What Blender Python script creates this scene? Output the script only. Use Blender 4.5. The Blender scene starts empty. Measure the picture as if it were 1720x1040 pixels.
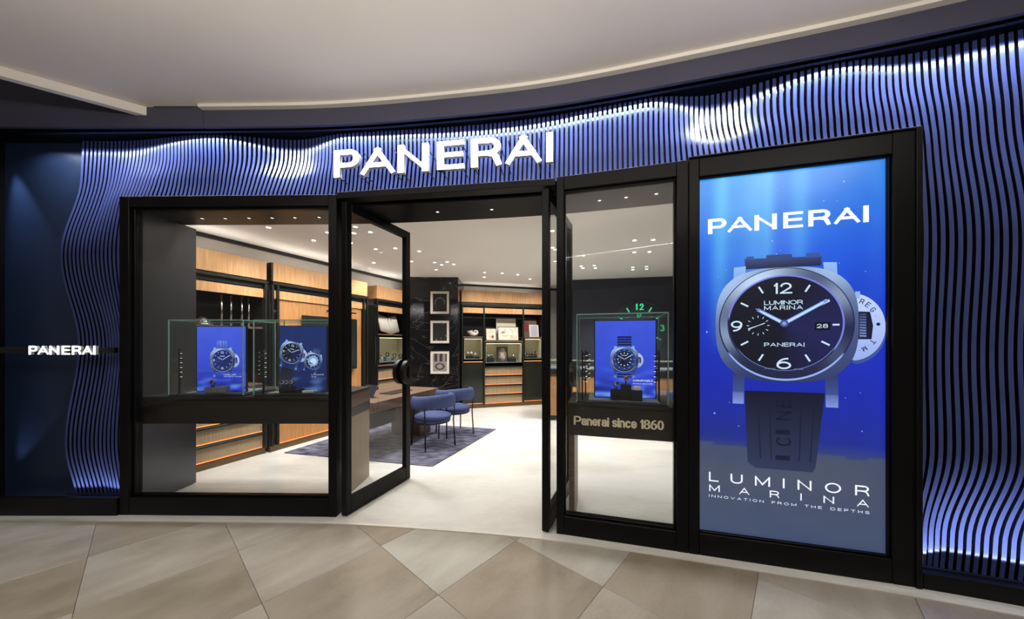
import bpy, math, random
from mathutils import Vector, Matrix, noise
random.seed(7)
S = bpy.context.scene
COL = S.collection
PI = math.pi

# ------------------------------------------------------------------ camera
cam_d = bpy.data.cameras.new('camera')
cam = bpy.data.objects.new('camera', cam_d); COL.objects.link(cam)
cam.location = (0, 0, 1.5)
cam.rotation_euler = (PI / 2, 0, 0)
cam_d.sensor_width = 36.0
cam_d.lens = 545.0 / 1720.0 * 36.0
cam_d.shift_y = 57.0 / 1720.0
cam_d.clip_start = 0.05
S.camera = cam
# ------------------------------------------------------------------ world, exposure
wd = bpy.data.worlds.new('mall_ambient'); S.world = wd
wd.use_nodes = True
wd.node_tree.nodes['Background'].inputs['Color'].default_value = (1.0, 0.95, 0.9, 1)
wd.node_tree.nodes['Background'].inputs['Strength'].default_value = 0.10
S.view_settings.view_transform = 'Standard'
S.view_settings.look = 'None'
S.view_settings.gamma = 1.0
S.view_settings.exposure = 0.0
S.view_settings.use_curve_mapping = False
S.cycles.max_bounces = 10
S.cycles.transparent_max_bounces = 24
S.cycles.sample_clamp_indirect = 6.0


def area_light(name, loc, rot, sx, sy, power, color, spread=180, parent=None):
    d = bpy.data.lights.new(name, 'AREA')
    d.shape = 'RECTANGLE'; d.size = sx; d.size_y = sy
    d.energy = power; d.color = color; d.spread = math.radians(spread)
    o = bpy.data.objects.new(name, d); COL.objects.link(o)
    o.location = loc; o.rotation_euler = rot
    if parent: o.parent = parent
    return o


# mall lighting: added ceiling panels, unseen behind and beside the viewer
MALL = []
for mx, my, mp in ((-2.1, 0.3, 17), (2.35, 0.1, 17), (-2.1, -2.2, 16), (2.35, -2.2, 16)):
    MALL.append((mx, my, area_light('added_mall_light', (mx, my, 3.43), (0, 0, 0), 1.0, 1.0, mp, (1.0, 0.93, 0.84))))


# an unseen uplight added over the viewer to brighten the cream ceiling
UPL = area_light('added_uplight_light', (-0.4, 0.1, 2.86), (PI - 0.35, 0, 0), 4.6, 0.12, 130, (1.0, 0.96, 0.91))


# ------------------------------------------------------------------ helpers
def srgb(r, g, b):
    def c(v):
        v = v / 255.0
        return v / 12.92 if v <= 0.04045 else ((v + 0.055) / 1.055) ** 2.4
    return (c(r), c(g), c(b))


def new_mat(name):
    m = bpy.data.materials.new(name); m.use_nodes = True
    return m, m.node_tree.nodes, m.node_tree.links


def plain(name, col, rough=0.5, metal=0.0, spec=0.5, var=0.0, scale=8.0, emit=None, es=0.0, coat=0.0, stretch=None, bump=0.0):
    """principled material with an optional procedural variation of its colour"""
    m, N, L = new_mat(name)
    b = N['Principled BSDF']
    b.inputs['Base Color'].default_value = (*col, 1)
    b.inputs['Roughness'].default_value = rough
    b.inputs['Metallic'].default_value = metal
    b.inputs['Specular IOR Level'].default_value = spec
    b.inputs['Coat Weight'].default_value = coat
    if emit:
        b.inputs['Emission Color'].default_value = (*emit, 1)
        b.inputs['Emission Strength'].default_value = es
    if var > 0:
        tc = N.new('ShaderNodeTexCoord'); mp = N.new('ShaderNodeMapping')
        nz = N.new('ShaderNodeTexNoise'); rp = N.new('ShaderNodeValToRGB')
        nz.inputs['Scale'].default_value = scale; nz.inputs['Detail'].default_value = 5
        if stretch: mp.inputs['Scale'].default_value = stretch
        rp.color_ramp.elements[0].position = 0.3; rp.color_ramp.elements[1].position = 0.7
        rp.color_ramp.elements[0].color = (*[c * (1 - var) for c in col], 1)
        rp.color_ramp.elements[1].color = (*[min(1, c * (1 + var)) for c in col], 1)
        L.new(tc.outputs['Object'], mp.inputs['Vector']); L.new(mp.outputs['Vector'], nz.inputs['Vector'])
        L.new(nz.outputs['Fac'], rp.inputs['Fac']); L.new(rp.outputs['Color'], b.inputs['Base Color'])
        if bump:
            bp = N.new('ShaderNodeBump'); bp.inputs['Strength'].default_value = bump; bp.inputs['Distance'].default_value = 0.005
            L.new(nz.outputs['Fac'], bp.inputs['Height']); L.new(bp.outputs['Normal'], b.inputs['Normal'])
    return m


def emitter(name, col, strength):
    m, N, L = new_mat(name)
    N.remove(N['Principled BSDF'])
    e = N.new('ShaderNodeEmission'); e.inputs['Color'].default_value = (*col, 1); e.inputs['Strength'].default_value = strength
    L.new(e.outputs[0], N['Material Output'].inputs['Surface'])
    return m


def picture(name, strength=1.0, lit=True):
    """a printed or displayed picture: colours come from the picture's own colour attribute"""
    m, N, L = new_mat(name)
    a = N.new('ShaderNodeAttribute'); a.attribute_name = 'Col'
    b = N['Principled BSDF']
    if lit:
        b.inputs['Base Color'].default_value = (0.01, 0.01, 0.012, 1)
        b.inputs['Roughness'].default_value = 0.25
        L.new(a.outputs['Color'], b.inputs['Emission Color']); b.inputs['Emission Strength'].default_value = strength
    else:
        L.new(a.outputs['Color'], b.inputs['Base Color']); b.inputs['Roughness'].default_value = 0.6
    return m


def glass(name, tint=(1, 1, 1), refl=1.0, edge=False):
    """thin clear pane: transparent with a fresnel reflection"""
    m, N, L = new_mat(name)
    N.remove(N['Principled BSDF'])
    t = N.new('ShaderNodeBsdfTransparent'); t.inputs['Color'].default_value = (*tint, 1)
    g = N.new('ShaderNodeBsdfGlossy'); g.inputs['Roughness'].default_value = 0.0
    geo = N.new('ShaderNodeNewGeometry')
    mr = N.new('ShaderNodeMapRange'); mr.inputs['To Min'].default_value = 1.45; mr.inputs['To Max'].default_value = 1 / 1.45
    fr = N.new('ShaderNodeFresnel'); mu = N.new('ShaderNodeMath'); mu.operation = 'MULTIPLY'; mu.inputs[1].default_value = refl
    mx = N.new('ShaderNodeMixShader')
    L.new(geo.outputs['Backfacing'], mr.inputs['Value']); L.new(mr.outputs['Result'], fr.inputs['IOR'])
    L.new(fr.outputs['Fac'], mu.inputs[0]); L.new(mu.outputs[0], mx.inputs['Fac'])
    L.new(t.outputs[0], mx.inputs[1]); L.new(g.outputs[0], mx.inputs[2])
    L.new(mx.outputs[0], N['Material Output'].inputs['Surface'])
    return m


def wood(name, c1, c2, rough=0.45, scale=(30, 30, 1.2), plank=None):
    m, N, L = new_mat(name)
    b = N['Principled BSDF']; b.inputs['Roughness'].default_value = rough
    tc = N.new('ShaderNodeTexCoord'); mp = N.new('ShaderNodeMapping'); mp.inputs['Scale'].default_value = scale
    nz = N.new('ShaderNodeTexNoise'); nz.inputs['Scale'].default_value = 2.2; nz.inputs['Detail'].default_value = 7; nz.inputs['Roughness'].default_value = 0.65
    rp = N.new('ShaderNodeValToRGB')
    rp.color_ramp.elements[0].position = 0.28; rp.color_ramp.elements[1].position = 0.72
    rp.color_ramp.elements[0].color = (*c1, 1); rp.color_ramp.elements[1].color = (*c2, 1)
    L.new(tc.outputs['Object'], mp.inputs['Vector']); L.new(mp.outputs['Vector'], nz.inputs['Vector'])
    L.new(nz.outputs['Fac'], rp.inputs['Fac']); L.new(rp.outputs['Color'], b.inputs['Base Color'])
    bp = N.new('ShaderNodeBump'); bp.inputs['Strength'].default_value = 0.15; bp.inputs['Distance'].default_value = 0.002
    L.new(nz.outputs['Fac'], bp.inputs['Height']); L.new(bp.outputs['Normal'], b.inputs['Normal'])
    return m


def stone(name, base, dark, light, rough, scale=1.6, spec=0.5):
    """veined limestone: two noises, one broad and one fine"""
    m, N, L = new_mat(name)
    b = N['Principled BSDF']; b.inputs['Roughness'].default_value = rough; b.inputs['Specular IOR Level'].default_value = spec
    tc = N.new('ShaderNodeTexCoord'); mp = N.new('ShaderNodeMapping'); mp.inputs['Scale'].default_value = (1.0, 2.4, 1.0); mp.inputs['Rotation'].default_value = (0, 0, 0.5)
    n1 = N.new('ShaderNodeTexNoise'); n1.inputs['Scale'].default_value = scale; n1.inputs['Detail'].default_value = 8; n1.inputs['Distortion'].default_value = 0.6
    n2 = N.new('ShaderNodeTexNoise'); n2.inputs['Scale'].default_value = scale * 14; n2.inputs['Detail'].default_value = 6
    rp = N.new('ShaderNodeValToRGB')
    e = rp.color_ramp.elements
    e[0].position = 0.25; e[0].color = (*dark, 1); e[1].position = 0.78; e[1].color = (*light, 1)
    k = e.new(0.5); k.color = (*base, 1)
    ad = N.new('ShaderNodeMath'); ad.operation = 'MULTIPLY_ADD'; ad.inputs[1].default_value = 0.22
    sb = N.new('ShaderNodeMath'); sb.operation = 'SUBTRACT'; sb.inputs[1].default_value = 0.11
    L.new(tc.outputs['Object'], mp.inputs['Vector']); L.new(mp.outputs['Vector'], n1.inputs['Vector']); L.new(mp.outputs['Vector'], n2.inputs['Vector'])
    L.new(n2.outputs['Fac'], ad.inputs[0]); L.new(n1.outputs['Fac'], ad.inputs[2]); L.new(ad.outputs[0], sb.inputs[0])
    L.new(sb.outputs[0], rp.inputs['Fac']); L.new(rp.outputs['Color'], b.inputs['Base Color'])
    return m


def marble_black(name):
    m, N, L = new_mat(name)
    b = N['Principled BSDF']; b.inputs['Roughness'].default_value = 0.12
    tc = N.new('ShaderNodeTexCoord')
    n1 = N.new('ShaderNodeTexNoise'); n1.inputs['Scale'].default_value = 1.5; n1.inputs['Detail'].default_value = 6; n1.inputs['Distortion'].default_value = 1.6
    rp = N.new('ShaderNodeValToRGB'); e = rp.color_ramp.elements
    e[0].position = 0.485; e[0].color = (0.008, 0.008, 0.009, 1); e[1].position = 0.515; e[1].color = (0.008, 0.008, 0.009, 1)
    k = e.new(0.5); k.color = (0.055, 0.055, 0.058, 1)
    L.new(tc.outputs['Object'], n1.inputs['Vector']); L.new(n1.outputs['Fac'], rp.inputs['Fac']); L.new(rp.outputs['Color'], b.inputs['Base Color'])
    return m


class MB:
    """collects shapes and links them as one mesh object"""
    def __init__(self):
        self.v = []; self.f = []; self.sm = []; self.c = []

    def add(self, vs, fs, smooth=False, col=None):
        n = len(self.v); self.v += [tuple(p) for p in vs]
        for q in fs:
            self.f.append(tuple(i + n for i in q)); self.sm.append(smooth); self.c.append(col)
        return self

    def box(self, x0, x1, y0, y1, z0, z1, bev=0.0, col=None):
        if bev <= 0:
            vs = [(x, y, z) for z in (z0, z1) for y in (y0, y1) for x in (x0, x1)]
            return self.add(vs, [(0, 2, 3, 1), (4, 5, 7, 6), (0, 1, 5, 4), (2, 6, 7, 3), (0, 4, 6, 2), (1, 3, 7, 5)], col=col)
        b = min(bev, (x1 - x0) * .45, (y1 - y0) * .45, (z1 - z0) * .45)
        lo = [(x0 + b, y0), (x1 - b, y0), (x1, y0 + b), (x1, y1 - b), (x1 - b, y1), (x0 + b, y1), (x0, y1 - b), (x0, y0 + b)]
        il = [(min(max(x, x0 + b), x1 - b), min(max(y, y0 + b), y1 - b)) for x, y in lo]
        vs = [(x, y, z0) for x, y in il] + [(x, y, z0 + b) for x, y in lo] + [(x, y, z1 - b) for x, y in lo] + [(x, y, z1) for x, y in il]
        fs = [tuple(reversed(range(8))), tuple(range(24, 32))]
        for r in range(3):
            for i in range(8):
                j = (i + 1) % 8
                fs.append((r * 8 + i, r * 8 + j, r * 8 + 8 + j, r * 8 + 8 + i))
        return self.add(vs, fs, col=col)

    def prism(self, poly, z0, z1, col=None):
        """poly in plan (counter-clockwise), from z0 to z1"""
        n = len(poly)
        vs = [(x, y, z0) for x, y in poly] + [(x, y, z1) for x, y in poly]
        fs = [tuple(reversed(range(n))), tuple(range(n, 2 * n))]
        fs += [(i, (i + 1) % n, n + (i + 1) % n, n + i) for i in range(n)]
        return self.add(vs, fs, col=col)

    def plate(self, poly, y0, y1, col=None):
        """poly in elevation (x,z), extruded from y0 (front) to y1 (back)"""
        n = len(poly)
        vs = [(x, y0, z) for x, z in poly] + [(x, y1, z) for x, z in poly]
        fs = [tuple(range(n)), tuple(reversed(range(n, 2 * n)))]
        fs += [(i, n + i, n + (i + 1) % n, (i + 1) % n) for i in range(n)]
        return self.add(vs, fs, col=col)

    def flat(self, poly, y, col=None):
        return self.add([(x, y, z) for x, z in poly], [tuple(range(len(poly)))], col=col)

    def lathe(self, prof, c=(0, 0, 0), n=20, smooth=True, sx=1.0, sy=1.0, col=None, cap=True):
        vs = []; fs = []
        for r, z in prof:
            vs += [(c[0] + r * sx * math.cos(2 * PI * i / n), c[1] + r * sy * math.sin(2 * PI * i / n), c[2] + z) for i in range(n)]
        for k in range(len(prof) - 1):
            for i in range(n):
                j = (i + 1) % n
                fs.append((k * n + i, k * n + j, k * n + n + j, k * n + n + i))
        self.add(vs, fs, smooth, col)
        if cap:
            m = len(self.v) - len(vs)
            self.f += [tuple(m + i for i in reversed(range(n))), tuple(m + (len(prof) - 1) * n + i for i in range(n))]
            self.sm += [False, False]; self.c += [col, col]
        return self

    def tube(self, path, r, n=8, closed=False, flat=1.0, col=None, up=Vector((0, 0, 1))):
        """round tube along a path; flat squeezes it along 'up'"""
        P = [Vector(p) for p in path]; vs = []; fs = []
        rr = r if isinstance(r, (list, tuple)) else [r] * len(P)
        for i, p in enumerate(P):
            a = P[i - 1] if (i > 0 or closed) else P[i]
            b = P[(i + 1) % len(P)] if (i < len(P) - 1 or closed) else P[i]
            t = (b - a).normalized()
            s = t.cross(up)
            if s.length < 1e-3: s = t.cross(Vector((1, 0, 0)))
            s.normalize(); w = s.cross(t).normalized()
            for k in range(n):
                q = 2 * PI * k / n
                vs.append(p + s * (rr[i] * math.cos(q)) + w * (rr[i] * flat * math.sin(q)))
        m = len(P)
        for i in range(m if closed else m - 1):
            for k in range(n):
                a = i * n + k; b = i * n + (k + 1) % n; c = ((i + 1) % m) * n + (k + 1) % n; d = ((i + 1) % m) * n + k
                fs.append((a, b, c, d))
        if not closed:
            fs += [tuple(reversed(range(n))), tuple((m - 1) * n + k for k in range(n))]
        return self.add(vs, fs, True, col)

    def build(self, name, mat, parent=None, loc=None, rz=0.0):
        me = bpy.data.meshes.new(name)
        me.from_pydata(self.v, [], self.f)
        me.polygons.foreach_set('use_smooth', self.sm)
        if any(c is not None for c in self.c):
            at = me.color_attributes.new('Col', 'FLOAT_COLOR', 'CORNER')
            buf = []
            for q, c in zip(self.f, self.c):
                if c is None: c = (0, 0, 0)
                if isinstance(c[0], (tuple, list)):
                    for k in c: buf += [k[0], k[1], k[2], 1.0]
                else:
                    buf += [c[0], c[1], c[2], 1.0] * len(q)
            at.data.foreach_set('color', buf)
        me.materials.append(mat); me.update()
        o = bpy.data.objects.new(name, me); COL.objects.link(o)
        if parent: o.parent = parent
        if loc: o.location = loc
        if rz: o.rotation_euler = (0, 0, rz)
        return o


def empty(name, loc=(0, 0, 0), rz=0.0):
    o = bpy.data.objects.new(name, None); COL.objects.link(o)
    o.location = loc; o.rotation_euler = (0, 0, rz); o.empty_display_size = 0.1
    return o


def tag(o, label, cat, group=None, kind=None):
    o['label'] = label; o['category'] = cat
    if group: o['group'] = group
    if kind: o['kind'] = kind
    return o


def copy_tree(o, parent=None):
    c = o.copy(); COL.objects.link(c); c.parent = parent
    for ch in list(o.children): copy_tree(ch, c)
    return c


# ------- lettering: a small sans face drawn as pen strokes in a unit box
def _arc(cx, cz, rx, rz, a0, a1, n=14):
    return [(cx + rx * math.cos(math.radians(a0 + (a1 - a0) * i / n)), cz + rz * math.sin(math.radians(a0 + (a1 - a0) * i / n))) for i in range(n + 1)]


_S = [_arc(.5, .745, .46, .255, 25, 270) + _arc(.5, .245, .5, .245, 90, -155)[1:]]
STROKES = {
    'A': (1.02, [[(0, 0), (.5, 1)], [(.5, 1), (1, 0)], [(.2, .33), (.8, .33)]]),
    'B': (.85, [[(0, 0), (0, 1)], [(0, 1), (.55, 1)] + _arc(.55, .76, .38, .24, 90, -90) + [(0, .52)], [(0, .52), (.6, .52)] + _arc(.6, .26, .4, .26, 90, -90) + [(0, 0)]]),
    'C': (.95, [_arc(.52, .5, .52, .5, 42, 318, 24)]),
    'D': (.95, [[(0, 0), (0, 1)], [(0, 1), (.45, 1)] + _arc(.45, .5, .55, .5, 90, -90, 18) + [(0, 0)]]),
    'E': (.78, [[(0, 0), (0, 1)], [(0, 1), (1, 1)], [(0, .52), (.94, .52)], [(0, 0), (1, 0)]]),
    'F': (.76, [[(0, 0), (0, 1)], [(0, 1), (1, 1)], [(0, .52), (.9, .52)]]),
    'G': (1.0, [_arc(.52, .5, .52, .5, 42, 345, 24) + [(1, .45)], [(.6, .45), (1, .45)]]),
    'H': (.9, [[(0, 0), (0, 1)], [(1, 0), (1, 1)], [(0, .5), (1, .5)]]),
    'I': (.18, [[(.5, 0), (.5, 1)]]),
    'L': (.74, [[(0, 0), (0, 1)], [(0, 0), (1, 0)]]),
    'M': (1.08, [[(0, 0), (0, 1)], [(0, 1), (.5, .12)], [(.5, .12), (1, 1)], [(1, 0), (1, 1)]]),
    'N': (.94, [[(0, 0), (0, 1)], [(0, 1), (1, 0)], [(1, 0), (1, 1)]]),
    'O': (1.05, [_arc(.5, .5, .5, .5, 0, 360, 32)]),
    'P': (.84, [[(0, 0), (0, 1)], [(0, 1), (.62, 1)] + _arc(.62, .71, .38, .29, 90, -90) + [(0, .42)]]),
    'R': (.90, [[(0, 0), (0, 1)], [(0, 1), (.60, 1)] + _arc(.60, .73, .36, .27, 90, -90) + [(0, .46)], [(.58, .46), (.80, .40), (.90, .26), (1, 0)]]),
    'S': (.84, _S),
    'T': (.86, [[(.5, 0), (.5, 1)], [(0, 1), (1, 1)]]),
    'U': (.9, [[(0, 1), (0, .36)] + _arc(.5, .36, .5, .36, 180, 360) + [(1, 1)]]),
    'V': (1.0, [[(0, 1), (.5, 0)], [(.5, 0), (1, 1)]]),
    'W': (1.3, [[(0, 1), (.25, 0)], [(.25, 0), (.5, 1)], [(.5, 1), (.75, 0)], [(.75, 0), (1, 1)]]),
    '.': (.17, [[(.5, 0), (.5, .08)]]),
    '0': (.66, [_arc(.5, .5, .5, .5, 0, 360, 28)]),
    '1': (.36, [[(1, 0), (1, 1)], [(0, .80), (1, 1)]]),
    '2': (.68, [_arc(.48, .69, .46, .31, 170, -32) + [(0, 0)], [(0, 0), (1, 0)]]),
    '3': (.68, [_arc(.46, .76, .44, .24, 155, -90) + _arc(.46, .27, .54, .27, 90, -160)[1:]]),
    '6': (.68, [_arc(.5, .31, .5, .31, 0, 360, 22), _arc(.80, .31, .80, .69, 180, 92)]),
    '8': (.68, [_arc(.5, .27, .5, .27, 0, 360, 22), _arc(.5, .77, .44, .23, 0, 360, 22)]),
    '9': (.68, [_arc(.5, .69, .5, .31, 0, 360, 22), _arc(.20, .69, .80, .69, 0, -88)]),
    'a': (.60, [_arc(.44, .20, .44, .20, 0, 360, 20), [(1, 0), (1, .50)], [(1, .5)] + _arc(.5, .49, .5, .24, 0, 155, 12)]),
    'c': (.60, [_arc(.52, .365, .52, .365, 45, 315, 20)]),
    'e': (.62, [_arc(.5, .365, .5, .365, 0, 318, 22), [(.0, .37), (1, .37)]]),
    'i': (.19, [[(.5, 0), (.5, .73)], [(.5, .97), (.5, 1.0)]]),
    'n': (.58, [[(0, 0), (0, .73)], [(0, .40)] + _arc(.5, .43, .5, .30, 180, 0) + [(1, 0)]]),
    'r': (.38, [[(0, 0), (0, .73)], [(0, .38)] + _arc(.75, .38, .75, .35, 180, 95)]),
    's': (.56, [[(x, z * .73) for x, z in _S[0]]]),
}


def glyph_polys(ch, x0, x1, z0, z1, pen, hpen):
    """convex quads of one character filling the box; pen widths are absolute"""
    out = []
    W = max(1e-6, x1 - x0 - pen); H = max(1e-6, z1 - z0 - hpen)
    for path in STROKES[ch][1]:
        P = [Vector((x0 + pen / 2 + x * W, z0 + hpen / 2 + z * H)) for x, z in path]
        if len(P) < 2: continue
        closed = (P[0] - P[-1]).length < 1e-6
        d0 = (P[1] - P[0]).normalized(); d1 = (P[-1] - P[-2]).normalized()
        if not closed:
            e0 = Vector((d0.x * pen / 2, d0.y * hpen / 2)); e1 = Vector((d1.x * pen / 2, d1.y * hpen / 2))
            P[0] = P[0] - e0; P[-1] = P[-1] + e1
        A = []; B = []
        for i, p in enumerate(P):
            a = P[i - 1] if i > 0 else (P[-2] if closed else p)
            b = P[i + 1] if i < len(P) - 1 else (P[1] if closed else p)
            t = (b - a).normalized(); n = Vector((-t.y, t.x))
            k = 1.0
            if 0 < i < len(P) - 1:
                c = (P[i + 1] - P[i]).normalized().dot((P[i] - P[i - 1]).normalized()); k = min(1.4, 1 / max(.5, math.sqrt(max(0, (1 + c) / 2))))
            # elliptical pen: keep true stroke width measured across the stroke
            w = math.hypot(n.x * pen, n.y * hpen) / 2 * k
            A.append(p + n * w); B.append(p - n * w)
        cl = lambda v: (min(max(v.x, x0), x1), min(max(v.y, z0), z1))
        for i in range(len(P) - 1):
            out.append([cl(B[i]), cl(B[i + 1]), cl(A[i + 1]), cl(A[i])])
    return out


def glyph_box(mb, ch, x0, x1, z0, z1, y, bold=0.0, depth=0.0, col=None):
    """one character stretched into a box of the elevation plane"""
    h = (z1 - z0); pen = h * (.145 + bold * 1.6)
    if ch in 'I.i': pen = x1 - x0
    if ch == '.': h_pen = h
    hpen = pen * (.84 if bold < .03 else .66) if ch not in 'I.i' else h * .15
    if ch in 'acens': hpen = pen * .84
    for q in glyph_polys(ch, x0, x1, z0, z1, pen, hpen):
        if depth <= 0: mb.flat(q, y, col)
        else: mb.plate(q, y, y + depth, col)
    return mb


def text_line(mb, s, x0, x1, z0, h, y, xs=1.0, bold=0.0, col=None, space=0.35, fit=True, depth=0.0):
    """a line of print between x0 and x1, capital height h; the spacing fills the width"""
    W = [space * h if ch == ' ' else STROKES[ch][0] * h * xs * (1 if ch not in 'Ii.' else (.145 + bold * 1.6) / .18 / xs) for ch in s]
    gap = (x1 - x0 - sum(W)) / max(1, len(s) - 1)
    x = x0
    for ch, w in zip(s, W):
        if ch != ' ': glyph_box(mb, ch, x, x + w, z0, z0 + h, y, bold, depth, col)
        x += w + gap
    return mb


LOGO = (('P', 0.0, .127), ('A', .131, .299), ('N', .311, .455), ('E', .494, .617), ('R', .648, .784), ('A', .798, .954), ('I', .968, 1.0))


def logo_line(mb, x0, x1, z0, h, y, bold=0.035, col=None):
    for ch, a, b in LOGO:
        glyph_box(mb, ch, x0 + a * (x1 - x0), x0 + b * (x1 - x0), z0, z0 + h, y, bold, 0, col)
    return mb


# ------------------------------------------------------------------ materials
M = {}
M['frame'] = plain('black_bronze_frame', (0.004, 0.0039, 0.0045), 0.38, 0.0, 0.16, var=0.15, scale=3)
M['band'] = plain('dark_plum_bulkhead', srgb(70, 68, 84), 0.6, 0.0, 0.3, var=0.06, scale=2)
M['soffit_black'] = plain('black_gloss_soffit', (0.004, 0.0045, 0.006), 0.35, 0, 0.12)
M['cream_ceiling'] = plain('cream_plaster', srgb(222, 214, 203), 0.85, var=0.03, scale=1.2)
M['shop_ceiling'] = plain('warm_white_plaster', srgb(236, 232, 226), 0.85, var=0.02, scale=1.0)
M['slat'] = plain('blue_anodised_slat', (0.06, 0.082, 0.25), 0.20, 0.15, 0.36, var=0.08, scale=5)
M['backing'] = plain('black_gloss_backing', (0.006, 0.007, 0.014), 0.16, 0.0, 0.6)
M['navy'] = plain('navy_lacquer', (0.012, 0.024, 0.06), 0.35, 0.0, 0.4, var=0.1, scale=4)
M['satin_grey'] = plain('satin_charcoal_panel', (0.11, 0.115, 0.13), 0.30, 0.85, 0.5, var=0.06, scale=2)
M['mall_tile_a'] = stone('beige_limestone', srgb(149, 140, 126), srgb(127, 118, 102), srgb(164, 158, 146), 0.28)
M['mall_tile_b'] = stone('tan_limestone', srgb(137, 126, 109), srgb(116, 105, 87), srgb(151, 140, 125), 0.28)
M['mall_tile_c'] = stone('cream_limestone', srgb(157, 151, 138), srgb(140, 132, 116), srgb(169, 165, 153), 0.28)
M['grout'] = plain('grout', srgb(150, 138, 120), 0.8, var=0.1)
M['shop_floor'] = stone('white_polished_stone', srgb(220, 219, 213), srgb(200, 198, 190), srgb(232, 231, 227), 0.2, 0.8)
M['white_trim'] = stone('pale_stone_border', srgb(214, 208, 198), srgb(196, 188, 176), srgb(226, 221, 212), 0.3)
M['white_wall'] = plain('white_wall_paint', srgb(196, 190, 182), 0.8, var=0.03)
M['dark_wall'] = plain('ink_blue_wall', srgb(38, 42, 58), 0.55, var=0.12, scale=1.5)
M['oak'] = wood('light_oak', srgb(176, 126, 80), srgb(226, 178, 126), 0.45)
M['oak_h'] = wood('honey_oak', srgb(165, 112, 66), srgb(205, 152, 98), 0.45)
M['dark_wood'] = wood('dark_stained_oak', (0.012, 0.0095, 0.008), (0.028, 0.022, 0.018), 0.4, (1.2, 30, 30))
M['walnut'] = wood('walnut', srgb(88, 68, 56), srgb(128, 102, 84), 0.4, (2, 26, 26))
M['tan_panel'] = wood('pale_taupe_veneer', srgb(140, 118, 98), srgb(168, 146, 124), 0.45)
M['green_metal'] = plain('dark_green_metal', (0.035, 0.042, 0.036), 0.35, 0.7, var=0.1)
M['bronze'] = plain('brown_bronze', srgb(104, 84, 58), 0.4, 0.5, var=0.1)
M['ribbed'] = wood('ribbed_bronze', srgb(130, 110, 82), srgb(190, 168, 134), 0.35, (60, 2, 0.2))
M['smoked'] = plain('smoked_glass_door', (0.03, 0.034, 0.028), 0.15, 0.3, var=0.2, scale=2)
M['black'] = plain('black_metal', (0.008, 0.008, 0.008), 0.35, 0.2)
M['black_fabric'] = plain('black_suede', (0.012, 0.012, 0.013), 0.85, var=0.2, scale=40)
M['grey_suede'] = plain('grey_suede', srgb(120, 124, 128), 0.85, var=0.1, scale=40)
M['navy_velvet'] = plain('slate_blue_velvet', srgb(66, 77, 118), 0.75, 0, 0.2, var=0.12, scale=20)
M['rug'] = plain('blue_grey_rug', srgb(98, 98, 116), 0.95, 0, 0.1, var=0.75, scale=6, stretch=(1, 2.5, 1))
M['marble'] = marble_black('black_veined_marble')
M['steel'] = plain('polished_steel', (0.7, 0.7, 0.72), 0.2, 1.0)
M['gold'] = plain('rose_gold', srgb(214, 160, 120), 0.25, 1.0)
M['letter_gold'] = plain('champagne_lettering', (0.95, 0.86, 0.64), 0.5, 0.0)
M['paper'] = plain('ivory_paper', srgb(226, 220, 210), 0.8, var=0.03)
M['shell'] = plain('pearly_shell', srgb(205, 192, 182), 0.35, var=0.15, scale=14)
M['showcase'] = plain('ivory_showcase_lining', srgb(214, 206, 178), 0.7, var=0.03)
M['glass'] = glass('clear_glass', (0.97, 0.98, 0.98), 0.8)
M['case_glass'] = glass('display_glass', (0.975, 0.99, 0.985), 0.8)
M['glass_edge'] = plain('green_glass_edge', srgb(140, 172, 160), 0.12, 0, 0.6, emit=srgb(110, 160, 142), es=0.06)  # faint glow put into the edge material, in place of light it catches
M['sign_light'] = emitter('white_sign_face', (1.0, 0.97, 0.98), 5.0)
M['sign_side'] = plain('sign_return', (0.5, 0.5, 0.52), 0.4)
M['led_lens'] = emitter('downlight_lens', (1.0, 0.95, 0.86), 14.0)
M['led_small'] = emitter('soffit_lamp_lens', (1.0, 0.95, 0.88), 2.0)
M['amber_led'] = emitter('amber_led_line', srgb(255, 134, 70), 2.8)
M['warm_led'] = emitter('warm_white_led', srgb(255, 236, 190), 5.0)
M['lume'] = emitter('green_luminous_paint', srgb(64, 230, 150), 1.0)
M['screen'] = picture('screen_picture', 1.0)
M['print'] = picture('paper_print', 1.0, lit=False)
M['trim_white'] = plain('white_trim_ring', srgb(225, 220, 212), 0.5)
M['tablet_glass'] = plain('tablet_glass', (0.03, 0.035, 0.04), 0.1)
M['rubber'] = plain('dark_rubber', (0.015, 0.017, 0.02), 0.6)
M['dial'] = plain('watch_dial', (0.01, 0.012, 0.02), 0.25)

# ------------------------------------------------------------------ the facade line in plan
KEY = [(-6.4, 2.88), (-5.4, 2.865), (-4.48, 2.845), (-3.426, 2.829), (-2.47, 2.818), (-1.513, 2.792), (-0.6, 2.70), (0.345, 2.556), (1.4, 2.29), (2.487, 1.985), (3.3, 1.70), (4.2, 1.33)]


def catmull(K, step=0.02):
    out = []
    for i in range(1, len(K) - 2):
        p0, p1, p2, p3 = [Vector(k) for k in K[i - 1:i + 3]]
        n = max(2, int((p2 - p1).length / step))
        for j in range(n):
            t = j / n
            out.append(0.5 * ((2 * p1) + (-p0 + p2) * t + (2 * p0 - 5 * p1 + 4 * p2 - p3) * t * t + (-p0 + 3 * p1 - 3 * p2 + p3) * t ** 3))
    return out


CUR = catmull(KEY)
CUM = [0.0]
for i in range(1, len(CUR)): CUM.append(CUM[-1] + (CUR[i] - CUR[i - 1]).length)


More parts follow.
